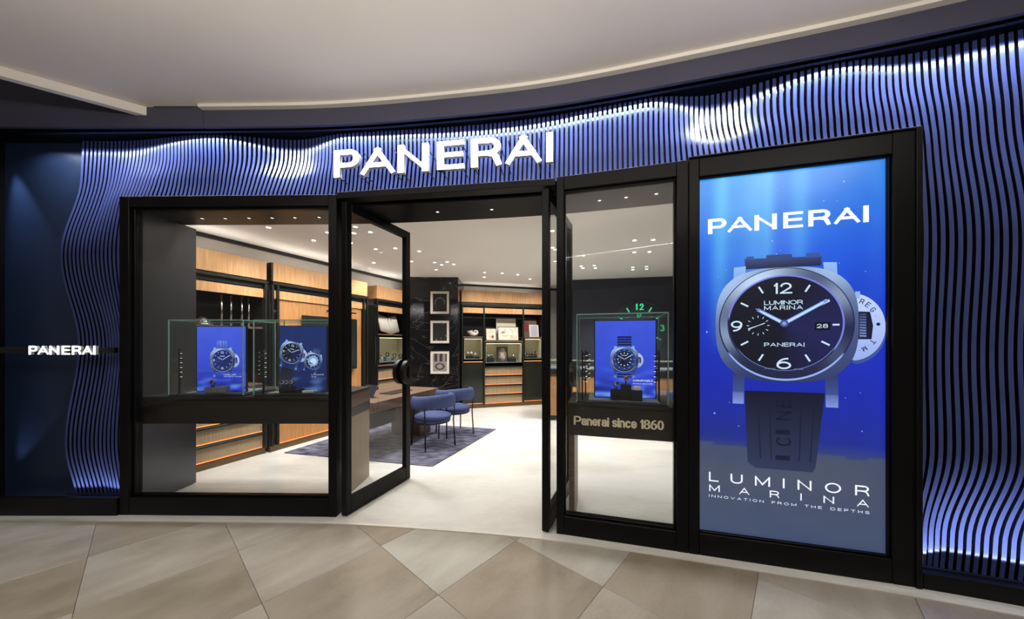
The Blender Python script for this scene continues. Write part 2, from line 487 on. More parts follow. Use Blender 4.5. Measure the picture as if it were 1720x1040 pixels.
def at_s(s):
    """point, tangent and inward normal of the facade line at arc length s"""
    s = min(max(s, 0), CUM[-1] - 1e-6)
    lo, hi = 0, len(CUM) - 1
    while hi - lo > 1:
        m = (lo + hi) // 2
        if CUM[m] <= s: lo = m
        else: hi = m
    t = (s - CUM[lo]) / (CUM[hi] - CUM[lo])
    p = CUR[lo].lerp(CUR[hi], t)
    d = (CUR[hi] - CUR[lo]).normalized()
    return p, d, Vector((-d.y, d.x))


def s_at_x(X):
    for i in range(1, len(CUR)):
        if CUR[i].x >= X:
            t = (X - CUR[i - 1].x) / (CUR[i].x - CUR[i - 1].x)
            return CUM[i - 1] + t * (CUM[i] - CUM[i - 1])
    return CUM[-1]


def ribbon(s0, s1, off0, off1, z0, z1, step=0.08):
    """a curved beam that follows the facade between two offsets (inward positive) and heights"""
    n = max(2, int((s1 - s0) / step)); mb = MB(); R = []
    for i in range(n + 1):
        p, t, nn = at_s(s0 + (s1 - s0) * i / n)
        a = p + nn * off0; b = p + nn * off1
        R += [(a.x, a.y, z0), (b.x, b.y, z0), (b.x, b.y, z1), (a.x, a.y, z1)]
    F = []
    for i in range(n):
        q = i * 4
        for k in range(4):
            F.append((q + k, q + 4 + k, q + 4 + (k + 1) % 4, q + (k + 1) % 4))
    F += [(0, 1, 2, 3), (n * 4 + 3, n * 4 + 2, n * 4 + 1, n * 4)]
    mb.add(R, F)
    return mb


SL, SR = s_at_x(-4.5), s_at_x(3.9)
FL, FR = s_at_x(-3.43), s_at_x(2.50)       # the frames stand between these

# ------------------------------------------------------------------ mall floor: rotated stone tiles
U = Vector((0.66, 0.751)); V = Vector((0.751, -0.66)); G0 = Vector((-1.506, 2.873)); TS = 0.71
fl = MB().box(-9, 7, -4.5, 3.3, -0.06, -0.012).build('floor', M['grout'])
tag(fl, 'beige stone mall floor laid diagonally outside the shop', 'floor', kind='structure')
tile_mesh = {}
for k in 'abc':
    mb = MB().box(-TS / 2 + .001, TS / 2 - .001, -TS / 2 + .001, TS / 2 - .001, -0.012, 0.0, 0.0015)
    tile_mesh[k] = mb.build('floor_tile', M['mall_tile_' + k])
ang = math.atan2(U.y, U.x)
first = {k: True for k in 'abc'}
pat = {(-1, 0): 'a', (-1, -1): 'a', (-1, 1): 'b', (0, 0): 'b', (-2, -1): 'a', (-2, 0): 'b', (-1, -2): 'a', (0, -1): 'b', (-2, -2): 'b', (-2, 1): 'a', (-1, 2): 'a', (-2, 2): 'b', (0, 1): 'c', (0, 2): 'b', (-3, 0): 'a', (-3, 1): 'b'}
for i in range(-12, 8):
    for j in range(-11, 11):
        c = G0 + U * (TS * (i + .5)) + V * (TS * (j + .5))
        if not (-8.2 < c.x < 6.2 and -2.6 < c.y < 3.25): continue
        k = pat.get((i, j), random.choice('aaabbc'))
        if first[k]:
            o = tile_mesh[k]; first[k] = False
        else:
            o = tile_mesh[k].copy(); COL.objects.link(o)
        o.location = (c.x, c.y, 0); o.rotation_euler = (0, 0, ang); o.parent = fl

# shop floor, its pale border strip and the joint towards the mall
pts_out = [at_s(SL + (s_at_x(3.9) - SL) * i / 60) for i in range(61)]
edge = [(p + n * -0.075) for p, t, n in pts_out]
poly = [(e.x, e.y) for e in edge] + [(5.4, 2.0), (5.4, 9.5), (-5.4, 9.5), (-5.4, 2.95)]
tag(MB().prism(poly, -0.05, 0.004).build('floor_shop', M['shop_floor']), 'white polished stone floor inside the shop', 'floor', kind='structure')
tag(ribbon(SL, SR, -0.10, -0.073, -0.02, 0.006).build('trim_1', M['white_trim']), 'thin pale stone strip between mall floor and shopfront', 'floor trim', kind='structure')

# ------------------------------------------------------------------ mall ceiling, bulkhead band
cb = [(p + n * -0.085) for p, t, n in [at_s(s_at_x(-2.62) + (s_at_x(4.15) - s_at_x(-2.62)) * i / 50) for i in range(51)]]
cpoly = [(-9, -7), (9, -7), (9, 1.0), (4.3, 1.1)] + [(e.x, e.y) for e in reversed(cb)] + [(-2.75, 2.735), (-3.02, 2.735), (-3.10, 2.80), (-5.6, 1.10), (-9, 1.0)]
tag(MB().prism(cpoly, 3.50, 3.56).build('ceiling', M['cream_ceiling']), 'cream plaster mall ceiling with a lip above the dark bulkhead', 'ceiling', kind='structure')
lip = ribbon(s_at_x(-2.62), SR, -0.115, -0.072, 3.475, 3.502)
tag(lip.build('trim_2', M['cream_ceiling']), 'cream moulding along the curved ceiling edge', 'ceiling trim', kind='structure')
# dropped lip of the ceiling towards the left
d = Vector((-0.826, -0.564)); q = Vector((-0.564, 0.826))
a = Vector((-3.10, 2.80)); b = a + d * 3.2
lp = [(a.x, a.y), (b.x, b.y), ((b - q * .05).x, (b - q * .05).y), ((a - q * .05).x, (a - q * .05).y)]
tag(MB().prism(list(reversed(lp)), 3.43, 3.502).build('trim_3', M['cream_ceiling']), 'cream dropped edge of the ceiling running off to the left', 'ceiling trim', kind='structure')
tag(ribbon(s_at_x(-2.62), SR, -0.07, -0.045, 3.335, 3.52).build('trim_4', M['band']), 'curved dark plum bulkhead band above the slatted wall', 'bulkhead', kind='structure')
tag(MB().box(-9.0, -2.615, 2.745, 2.772, 3.335, 4.3).build('trim_5', M['band']), 'flat dark bulkhead at the left below the ceiling gap', 'bulkhead', kind='structure')
tag(ribbon(SL - 0.6, SR, -0.045, 0.42, 3.37, 3.40).build('trim_6', M['soffit_black']), 'dark navy soffit above the slatted wall', 'soffit', kind='structure')

# ------------------------------------------------------------------ the waving slatted wall
WK = [(-6.4, .6), (-4.6, .5), (-3.71, 1), (-2.667, 0), (-1.98, 1), (-1.45, .1), (-0.15, .35), (.99, 0), (1.47, 1), (2.11, 0), (2.62, .55), (3.4, .2), (4.2, .5)]


def keyed(K, x):
    for i in range(1, len(K)):
        if x <= K[i][0]:
            t = (x - K[i - 1][0]) / (K[i][0] - K[i - 1][0])
            t = max(0, t); t = (1 - math.cos(PI * t)) / 2
            return K[i - 1][1] * (1 - t) + K[i][1] * t
    return K[-1][1]


PLEFT = [(0.0, .75), (.62, .25), (1.48, .72), (2.27, 0.0), (3.05, 0.8), (3.5, .9)]
PRIGHT = [(0.0, 1.0), (.25, .9), (.86, .02), (1.45, .16), (2.1, .02), (2.9, .5), (3.5, .85)]
PMID = [(0, .2), (2.7, .06), (2.95, .25), (3.4, .9)]


def depth_of(X, z):
    top = .40 + .60 * keyed(WK, X)
    b = min(1, max(0, (z - 2.78) / 0.5)); b = b * b * (3 - 2 * b)
    wl = min(1, max(0, (-3.2 - X) / 0.5)); wr = min(1, max(0, (X - 2.3) / 0.4))
    low = keyed(PMID, z) * (1 - wl - wr) + wl * keyed(PLEFT, z) + wr * keyed(PRIGHT, z)
    lz = low + 0.05 * math.sin(X * 5.1 + z * 1.3) * (1 - b)
    return 0.008 + 0.165 * (lz * (1 - b) + (top * (1 - .35 * (wl + wr)) + .35 * low * (wl + wr)) * b)


def slat_points(s, off, z0, z1, n):
    p, t, nn = at_s(s); R = []
    for i in range(n + 1):
        z = z0 + (z1 - z0) * i / n
        q = p + nn * (depth_of(p.x, z) + off)
        R.append((q.x, q.y, z, t, nn))
    return R


SW0 = s_at_x(-3.98)
wall = MB()
NB = 260
cols = []
for i in range(NB + 1):
    s = SW0 + (SR - SW0) * i / NB
    p, t, nn = at_s(s)
    mid = FL + .02 < s < FR - .02
    z0 = 2.79 if mid else 0.02
    cols.append([(x, y, z) for x, y, z, _, _ in slat_points(s, 0.030, z0, 3.38, 14 if mid else 70)])
for i in range(NB):
    A, B = cols[i], cols[i + 1]
    if len(A) != len(B): continue
    n = len(A)
    wall.add(A + B, [(k, n + k, n + k + 1, k + 1) for k in range(n - 1)], True)
wf = wall.build('wall_front', M['backing'])
tag(wf, 'waving wall of vertical blue metal slats over a black backing around the shopfront', 'wall', kind='structure')
PITCH, HW, DP = 0.0370, 0.0108, 0.034
ns = int((SR - SW0) / PITCH)
for i in range(ns):
    s = SW0 + PITCH * (i + .5)
    mid = FL < s < FR
    n = 14 if mid else 60
    R = slat_points(s, 0.0, 2.79 if mid else 0.03, 3.38, n)
    mb = MB(); f0 = []; f1 = []; b0 = []; b1 = []
    for x, y, z, t, nn in R:
        f0.append((x - t.x * HW, y - t.y * HW, z)); f1.append((x + t.x * HW, y + t.y * HW, z))
        b0.append((x - t.x * HW + nn.x * DP, y - t.y * HW + nn.y * DP, z)); b1.append((x + t.x * HW + nn.x * DP, y + t.y * HW + nn.y * DP, z))
    m = n + 1
    for P, Q in ((f0, f1), (f1, b1), (b0, f0)):
        mb.add(P + Q, [(k, m + k, m + k + 1, k + 1) for k in range(n)], True)
    so = mb.build('slat', M['slat'], wf)
    so.data.materials.append(M['backing'])
    for pi, pg in enumerate(so.data.polygons): pg.material_index = 0 if pi < n else 1

# navy nook at the far left, its post and plinth
tag(MB().box(-4.80, -3.5, 3.03, 3.045, 0.0, 3.38).build('wall_nook', M['navy']), 'flat navy lacquer panel left of the slats', 'wall', kind='structure')
tag(MB().box(-9.0, -4.735, 2.80, 3.1, 0.0, 3.38, .004).build('trim_7', M['frame']), 'black post closing the shopfront at the far left', 'post', kind='structure')
pl = MB().box(-4.735, -3.43, 2.815, 2.865, 0.0, 0.155, .004)
tag(pl.build('baseboard_left', M['frame']), 'black plinth below the slats left of the display window', 'plinth', kind='structure')
tag(ribbon(FR + .01, SR, -0.002, .05, 0.0, 0.10).build('baseboard_right', M['frame']), 'black plinth below the slats right of the big screen', 'plinth', kind='structure')

# LED lines that graze the slats: in the soffit slot above, behind the plinths below
def led_line(s0, s1, off, z, up, power, spread, tilt, label):
    n = max(1, round((s1 - s0) / 0.7))
    root = ribbon(s0, s1, off - .012, off + .012, z + (.004 if not up else -.012), z + (.016 if not up else -.004)).build('led_profile', M['black'])
    tag(root, label, 'light strip')
    for i in range(n):
        sa = s0 + (s1 - s0) * (i + .5) / n
        p, t, nn = at_s(sa); c = p + nn * off
        a = math.atan2(t.y, t.x)
        m = Matrix.Rotation(a, 4, 'Z') @ Matrix.Rotation(tilt if not up else PI - tilt, 4, 'X')
        l = area_light('led_strip_light', (0, 0, 0), (0, 0, 0), (s1 - s0) / n * .99, 0.014, power * (s1 - s0) / n, (0.86, 0.91, 1.0), spread)
        l.matrix_world = Matrix.Translation((c.x, c.y, z)) @ m
        l.parent = root
    return root


LED_TOP, LED_LOW = 11.5, 9.5
led_line(SW0 - .35, SR, 0.03, 3.352, False, LED_TOP, 140, 0.0, 'thin light strip tucked behind the curved bulkhead above the slats')
led_line(FR + .04, SR, 0.065, 0.112, True, LED_LOW, 130, 0.0, 'thin light strip behind the plinth right of the big screen')
led_line(SW0, FL - .03, 0.065, 0.162, True, LED_LOW * .25, 120, 0.0, 'thin light strip behind the plinth left of the display window')


def spot(name, loc, target, power, color, size, blend=0.6, radius=0.02, parent=None):
    d = bpy.data.lights.new(name, 'SPOT')
    d.energy = power; d.color = color; d.spot_size = size; d.spot_blend = blend; d.shadow_soft_size = radius
    o = bpy.data.objects.new(name, d); COL.objects.link(o)
    v = Vector(target) - Vector(loc)
    o.rotation_euler = v.to_track_quat('-Z', 'Y').to_euler(); o.location = loc
    if parent:
        o.parent = parent; o.matrix_parent_inverse = parent.matrix_world.inverted()
    return o


for z, zt, pw, txt in ((3.33, 2.0, 90.0, 'small black corner lamp at the top of the navy panel'), (0.19, 0.9, 16.0, 'small black corner lamp at the foot of the navy panel')):
    e = empty('corner_lamp', (-4.69, 2.93, z))
    MB().lathe([(.012, -.015), (.016, -.01), (.016, .01), (.012, .015)], n=12).build('lamp_housing', M['black'], e)
    tag(e, txt, 'lamp')
    l = spot('corner_spot', (0, 0, 0), (0.30, .085, (zt - z)), pw, (0.62, 0.76, 1.0), 0.62, 0.8)
    l.parent = e; l.location = (0, 0, -.02 if zt < z else .02)

# added housings for the unseen mall area lights at the top of this script
for n, (mx, my, l) in enumerate(MALL):
    e = MB().box(-.52, .52, -.52, .52, 0.005, 0.07, .004).build('added_panel_light', M['trim_white'], None, (mx, my, 3.43))
    tag(e, 'added square light panel in the mall ceiling, unseen behind the viewer', 'ceiling light', 'added mall light panels')
    l.parent = e; l.location = (0, 0, 0)

up = empty('added_uplight', (-0.4, 0.1, 2.85))  # fixture added for the ceiling wash, out of view
MB().box(-2.32, 2.32, -.07, .07, -.05, .005, .004).build('housing', M['trim_white'], up)
for x in (-2.0, 2.0): MB().tube([(x, 0, .005), (x, 0, .64)], .003, 6).build('suspension_wire', M['steel'], up)
UPL.parent = up; UPL.location = (0, 0, .02)
tag(up, 'added long uplight, unseen above the viewer', 'lamp')

# ------------------------------------------------------------------ frames of the shopfront
AL = (-3.426, 2.829, 0.0); aL = math.atan2(2.795 - 2.829, 1.913)
AR = (0.350, 2.5526, 0.0); aR = math.atan2(2.313 - 2.551, 0.896)
AD = (-1.505, 2.793, 0.0); DL = math.hypot(1.845, .238); aD = math.atan2(-.238, 1.845)
FD = 0.11


def members(root, rects, mat='frame'):
    for nm, x0, x1, z0, z1, y0, y1 in rects:
        MB().box(x0, x1, y0, y1, z0, z1, .003).build(nm, M[mat], root)


w1 = empty('window_1', AL, aL)
members(w1, [('stile', 0, .085, 0, 2.785, 0, FD), ('stile', 1.842, 1.913, 0, 2.785, 0, FD), ('bottom_rail', .087, 1.84, 0, .158, .002, FD), ('top_rail', .087, 1.84, 2.69, 2.785, .002, FD),
             ('glazing_bead', .087, .105, .16, 2.688, .03, .075), ('glazing_bead', 1.828, 1.84, .16, 2.688, .03, .075), ('glazing_bead', .106, 1.827, 2.672, 2.688, .03, .075), ('glazing_bead', .106, 1.827, .16, .174, .03, .075)])
MB().box(.106, 1.827, .048, .054, .175, 2.671).build('glass_pane', M['glass'], w1)
tag(w1, 'black framed display window with two glass cases behind it', 'window', kind='structure')

w2 = empty('window_2', AR, aR)
members(w2, [('stile', 0, .057, 0, 2.81, 0, FD), ('stile', .862, .938, 0, 2.81, 0, FD), ('bottom_rail', .059, .86, 0, .145, .002, FD), ('top_rail', .059, .86, 2.705, 2.81, .002, FD),
             ('glazing_bead', .059, .068, .147, 2.703, .03, .075), ('glazing_bead', .851, .86, .147, 2.703, .03, .075), ('glazing_bead', .069, .85, 2.69, 2.703, .03, .075), ('glazing_bead', .069, .85, .147, .158, .03, .075)])
MB().box(.069, .85, .048, .054, .159, 2.689).build('glass_pane', M['glass'], w2)
tag(w2, 'narrow black framed window between entrance and big screen', 'window', kind='structure')

hd = empty('door_header', AD, aD)
members(hd, [('header_beam', .0, DL, 2.745, 2.80, -.005, .10), ('jamb', .012, .03, 0, 2.74, .05, FD)])
tag(hd, 'thin black header beam across the open entrance', 'door frame', kind='structure')

# black soffit behind the header, and the shop ceiling behind it
sf = ribbon(s_at_x(-3.43), s_at_x(2.9), 0.115, 0.53, 2.725, 2.95)
tag(sf.build('soffit_shop', M['soffit_black']), 'black glossy soffit with small lamps just inside the shopfront', 'soffit', kind='structure')

# ------------------------------------------------------------------ shop shell
ZC = 2.93
scp = [(p + n * 0.31) for p, t, n in pts_out]
tag(MB().prism([(e.x, e.y) for e in scp] + [(5.4, 2.0), (5.4, 9.6), (-5.4, 9.6), (-5.4, 3.2)], ZC, ZC + .06).build('ceiling_shop', M['shop_ceiling']), 'pale plaster ceiling inside the shop with round downlights', 'ceiling', kind='structure')
WLa = Vector((-4.40, 3.38)); WLb = Vector((-2.36, 7.75))


def wall_seg(name, a, b, th, mat, label, z1=ZC, cat='wall'):
    a = Vector(a); b = Vector(b); L = (b - a).length
    ang = math.atan2(b.y - a.y, b.x - a.x)
    o = MB().box(0, L, 0, th, 0, z1).build(name, M[mat], None, (a.x, a.y, 0), ang)
    return tag(o, label, cat, kind='structure')


wall_seg('wall_left', WLa, WLb, .1, 'white_wall', 'pale wall behind the oak cabinets on the left of the shop')
gap = MB().box(0, (WLb - WLa).length, -.04, .0, ZC - .05, ZC).build('trim_8', M['black'], None, (WLa.x, WLa.y, 0), math.atan2((WLb - WLa).y, (WLb - WLa).x))
tag(gap, 'black shadow gap between the left shop wall and ceiling', 'ceiling trim', kind='structure')
# dark side panel of the left window
tag(MB().box(-3.46, -3.385, 2.955, 3.48, 0.012, 2.725, .003).build('wall_partition', M['satin_grey']), 'satin charcoal side panel left of the display cases', 'wall', kind='structure')
tag(MB().box(-3.44, -3.40, 2.96, 3.46, 0.0, 0.012).build('baseboard_partition', M['bronze']), 'thin bronze foot below the charcoal side panel', 'plinth', kind='structure')
# black marble pier
pier = MB().prism([(-2.30, 6.95), (-1.90, 7.0), (-1.165, 7.0), (-1.165, 7.9), (-2.30, 7.9)], 0, ZC)
tag(pier.build('wall_marble', M['marble']), 'black veined marble pier carrying three framed pictures', 'wall', kind='structure')
wall_seg('wall_back', (-1.3, 7.78), (1.6, 8.64), .1, 'white_wall', 'pale back wall behind the lit cabinet')
bg = MB().box(0, 3.02, -.03, 0, ZC - .045, ZC).build('trim_9', M['black'], None, (-1.3, 7.78, 0), math.atan2(.86, 2.9))
tag(bg, 'black shadow gap between the back wall and ceiling', 'ceiling trim', kind='structure')
wall_seg('wall_right', (1.30, 7.31), (4.6, 6.69), .1, 'dark_wall', 'dark ink blue wall with a luminous dial on the right of the shop')
wall_seg('wall_side', (1.30, 8.7), (1.30, 7.31), .05, 'dark_wall', 'dark return wall at the end of the back wall')
wall_seg('wall_far_right', (4.6, 6.7), (4.6, 1.9), .1, 'dark_wall', 'dark side wall hidden behind the big screen')
tag(ribbon(s_at_x(1.36), s_at_x(3.9), 0.20, 0.26, 0.0, 2.93).build('wall_screen_back', M['black']), 'black back of the big screen wall', 'wall', kind='structure')
tag(ribbon(SL - .4, s_at_x(-3.44), 0.215, 0.26, 0.0, 3.38).build('wall_nook_back', M['black']), 'black wall behind the navy panel and left slats', 'wall', kind='structure')
tag(ribbon(SL - .4, SR, 0.24, 0.30, 2.90, 3.40).build('wall_fascia_back', M['black']), 'black board behind the slatted fascia', 'wall', kind='structure')

# ------------------------------------------------------------------ open glass doors
def door(name, hinge, free, label, side):
    hx, hy = hinge; L = math.hypot(free[0] - hx, free[1] - hy)
    e = empty(name, (hx, hy, 0), math.atan2(free[1] - hy, free[0] - hx))
    T = .055; H = 2.725; z0 = .012
    members(e, [('stile', 0, .06, z0, H, -T / 2, T / 2), ('stile', L - .07, L, z0, H, -T / 2, T / 2),
                ('bottom_rail', .062, L - .072, z0, .155, -T / 2 + .001, T / 2 - .001), ('top_rail', .062, L - .072, H - .075, H, -T / 2 + .001, T / 2 - .001)])
    MB().box(.062, L - .072, -.004, .004, .157, H - .077).build('glass_pane', M['glass'], e)
    # half-round pull plates, one on each face of the free stile
    for sgn in (-1, 1):
        arc = [(math.sin(q) * .115, -math.cos(q) * .135) for q in [PI * k / 14 for k in range(15)]]
        ring = []
        inn = [(.034 + math.sin(q) * .030, -math.cos(q) * .070) for q in [PI * k / 14 for k in range(15)]]
        h = MB()
        y0, y1 = (T / 2 + .001, T / 2 + .045) if sgn > 0 else (-T / 2 - .045, -T / 2 - .001)
        cx, cz = L - .055, 1.19
        O = [(cx - p[0], cz + p[1]) for p in arc] + [(cx + .03, cz + .135), (cx + .03, cz - .135)]
        I = [(cx - p[0], cz + p[1]) for p in inn] + [(cx - .020, cz + .070), (cx - .020, cz - .070)]
        n = len(O)
        V = [(x, y0, z) for x, z in O] + [(x, y0, z) for x, z in I] + [(x, y1, z) for x, z in O] + [(x, y1, z) for x, z in I]
        F = []
        for i in range(n):
            j = (i + 1) % n
            F += [(i, j, n + j, n + i), (2 * n + j, 2 * n + i, 3 * n + i, 3 * n + j), (j, i, 2 * n + i, 2 * n + j), (n + i, n + j, 3 * n + j, 3 * n + i)]
        h.add(V, F)
        h.build('door_handle', M['black'], e)
    tag(e, label, 'door', kind='structure')
    return e


door('door_1', (-1.452, 2.80), (-1.151, 3.60), 'left glass door leaf standing open into the shop', 1)
door('door_2', (0.262, 2.565), (0.60, 3.36), 'right glass door leaf swung open behind the narrow window', -1)

# ------------------------------------------------------------------ illuminated signs
def glow_letter(name, ch, x0, x1, z0, z1, parent, depth=.03, bold=.062):
    """a letter box: bright face, grey return behind it"""
    o = glyph_box(MB(), ch, x0, x1, z0, z1, -.001, bold).build(name, M['sign_light'], parent)
    mb = glyph_box(MB(), ch, x0, x1, z0, z1, 0.0, bold, depth)
    mb.build('letter_return', M['sign_side'], o)
    return o


sx, sy = -1.483, 2.70
sg = empty('illuminated_sign', (sx, sy, 2.88), math.atan2(-.24, 1.811))
for ch, a, b in (('P', 0, .230), ('A', .237, .54), ('N', .563, .823), ('E', .894, 1.116), ('R', 1.171, 1.417), ('A', 1.443, 1.725), ('I', 1.758, 1.808)):
    o = glow_letter('letter', ch, a, b, 0, .224, sg)
    for px in ((a + .02, b - .02) if b - a > .1 else ((a + b) / 2,)):
        for pz in (.02, .20):
            MB().tube([(px, .02, pz), (px, .215, pz)], .004, 6).build('stand_off_pin', M['black'], o)
tag(sg, 'large white lit letters reading PANERAI above the entrance', 'sign')

s2 = empty('illuminated_sign', (-4.155, 2.79, 1.404), 0)
W2 = .575
for ch, a, b in LOGO:
    glow_letter('letter', ch, a * W2, b * W2, 0, .075, s2, .02, .062)
MB().box(-.575, .70, .025, .06, .012, .062, .003).build('mounting_bar', M['black'], s2)
tag(s2, 'small white lit letters reading PANERAI on a black bar at left', 'sign')


# ------------------------------------------------------------------ pictures for the screens
def lerp3(a, b, t):
    t = max(0, min(1, t)); return tuple(a[i] * (1 - t) + b[i] * t for i in range(3))


def ramp(K, t):
    for i in range(1, len(K)):
        if t <= K[i][0]:
            return lerp3(K[i - 1][1], K[i][1], (t - K[i - 1][0]) / (K[i][0] - K[i - 1][0]))
    return K[-1][1]


def grid_picture(W, H, nx, nz, fn, y=0.0):
    mb = MB(); vs = []; C = []
    for j in range(nz + 1):
        for i in range(nx + 1):
            u, v = i / nx, j / nz
            vs.append((u * W, y, v * H)); C.append(fn(u, v))
    fs = []; cs = []
    for j in range(nz):
        for i in range(nx):
            a = j * (nx + 1) + i
            q = (a, a + 1, a + nx + 2, a + nx + 1)
            fs.append(q); cs.append(tuple(C[k] for k in q))
    n = len(mb.v); mb.v += vs
    for q, c in zip(fs, cs):
        mb.f.append(q); mb.sm.append(False); mb.c.append(c)
    return mb


class Art:
    """flat layered picture in the plane (u, z); each layer lies a hair in front of the last"""
    def __init__(self, ox, oz, sc, sx=1.0, gain=1.0):
        self.mb = MB(); self.o = (ox, oz); self.s = sc; self.sx = sx; self.y = -0.0010; self.g = gain; self.rot = 0.0

    def P(self, x, z):
        x *= self.sx
        if self.rot:
            c, s = math.cos(self.rot), math.sin(self.rot); x, z = x * c - z * s, x * s + z * c
        return (self.o[0] + x * self.s, self.o[1] + z * self.s)

    def up(self):
        self.y -= 0.0001; return self

    def C(self, c):
        c = srgb(*c); return tuple(k * self.g for k in c)

    def poly(self, pts, c0, c1=None, axis=1):
        """polygon with a linear two-colour shade along axis (0 across, 1 upright)"""
        Q = [self.P(*p) for p in pts]
        if c1 is None:
            self.mb.flat(Q, self.y, self.C(c0))
        else:
            a = min(p[axis] for p in pts); b = max(p[axis] for p in pts)
            col = tuple(lerp3(self.C(c0), self.C(c1), (p[axis] - a) / (b - a + 1e-9)) for p in pts)
            self.mb.flat(Q, self.y, col)
        self.up()

    def ring(self, cx, cz, rin, rout, fn, n=64, ez=1.0):
        """ring (or disc when rin is 0) coloured by angle"""
        for i in range(n):
            a, b = 2 * PI * i / n, 2 * PI * (i + 1) / n
            pts = [(cx + rin * math.cos(a), cz + rin * ez * math.sin(a)), (cx + rout * math.cos(a), cz + rout * ez * math.sin(a)), (cx + rout * math.cos(b), cz + rout * ez * math.sin(b)), (cx + rin * math.cos(b), cz + rin * ez * math.sin(b))]
            ca, cb = self.C(fn(a)), self.C(fn(b))
            if rin <= 0: self.mb.flat([self.P(*p) for p in pts[:3]], self.y, (ca, ca, cb))
            else: self.mb.flat([self.P(*p) for p in pts], self.y, (ca, ca, cb, cb))
        self.up()

    def bar(self, x0, z0, x1, z1, w0, w1, c):
        d = Vector((x1 - x0, z1 - z0)).normalized(); n = Vector((-d.y, d.x))
        self.poly([(x0 - n.x * w0, z0 - n.y * w0), (x1 - n.x * w1, z1 - n.y * w1), (x1 + n.x * w1, z1 + n.y * w1), (x0 + n.x * w0, z0 + n.y * w0)], c)

    def text(self, s, x0, x1, z0, h, c, bold=.01, xs=1.0, space=.35):
        t = MB(); text_line(t, s, x0, x1, z0, h, 0, xs, bold, None, space)
        for q in t.f:
            self.mb.add([(*self.P(t.v[i][0], t.v[i][2])[:1], self.y, self.P(t.v[i][0], t.v[i][2])[1]) for i in q], [tuple(range(len(q)))], col=self.C(c))
        self.up()

    def glyph(self, ch, x0, x1, z0, z1, c, bold=.0, rot=0.0):
        t = MB(); glyph_box(t, ch, x0, x1, z0, z1, 0, bold)
        cx, cz = (x0 + x1) / 2, (z0 + z1) / 2; co, si = math.cos(rot), math.sin(rot)
        def R(v):
            x, z = v[0] - cx, v[2] - cz
            return self.P(cx + x * co - z * si, cz + x * si + z * co)
        for q in t.f:
            self.mb.add([(R(t.v[i])[0], self.y, R(t.v[i])[1]) for i in q], [tuple(range(len(q)))], col=self.C(c))
        self.up()


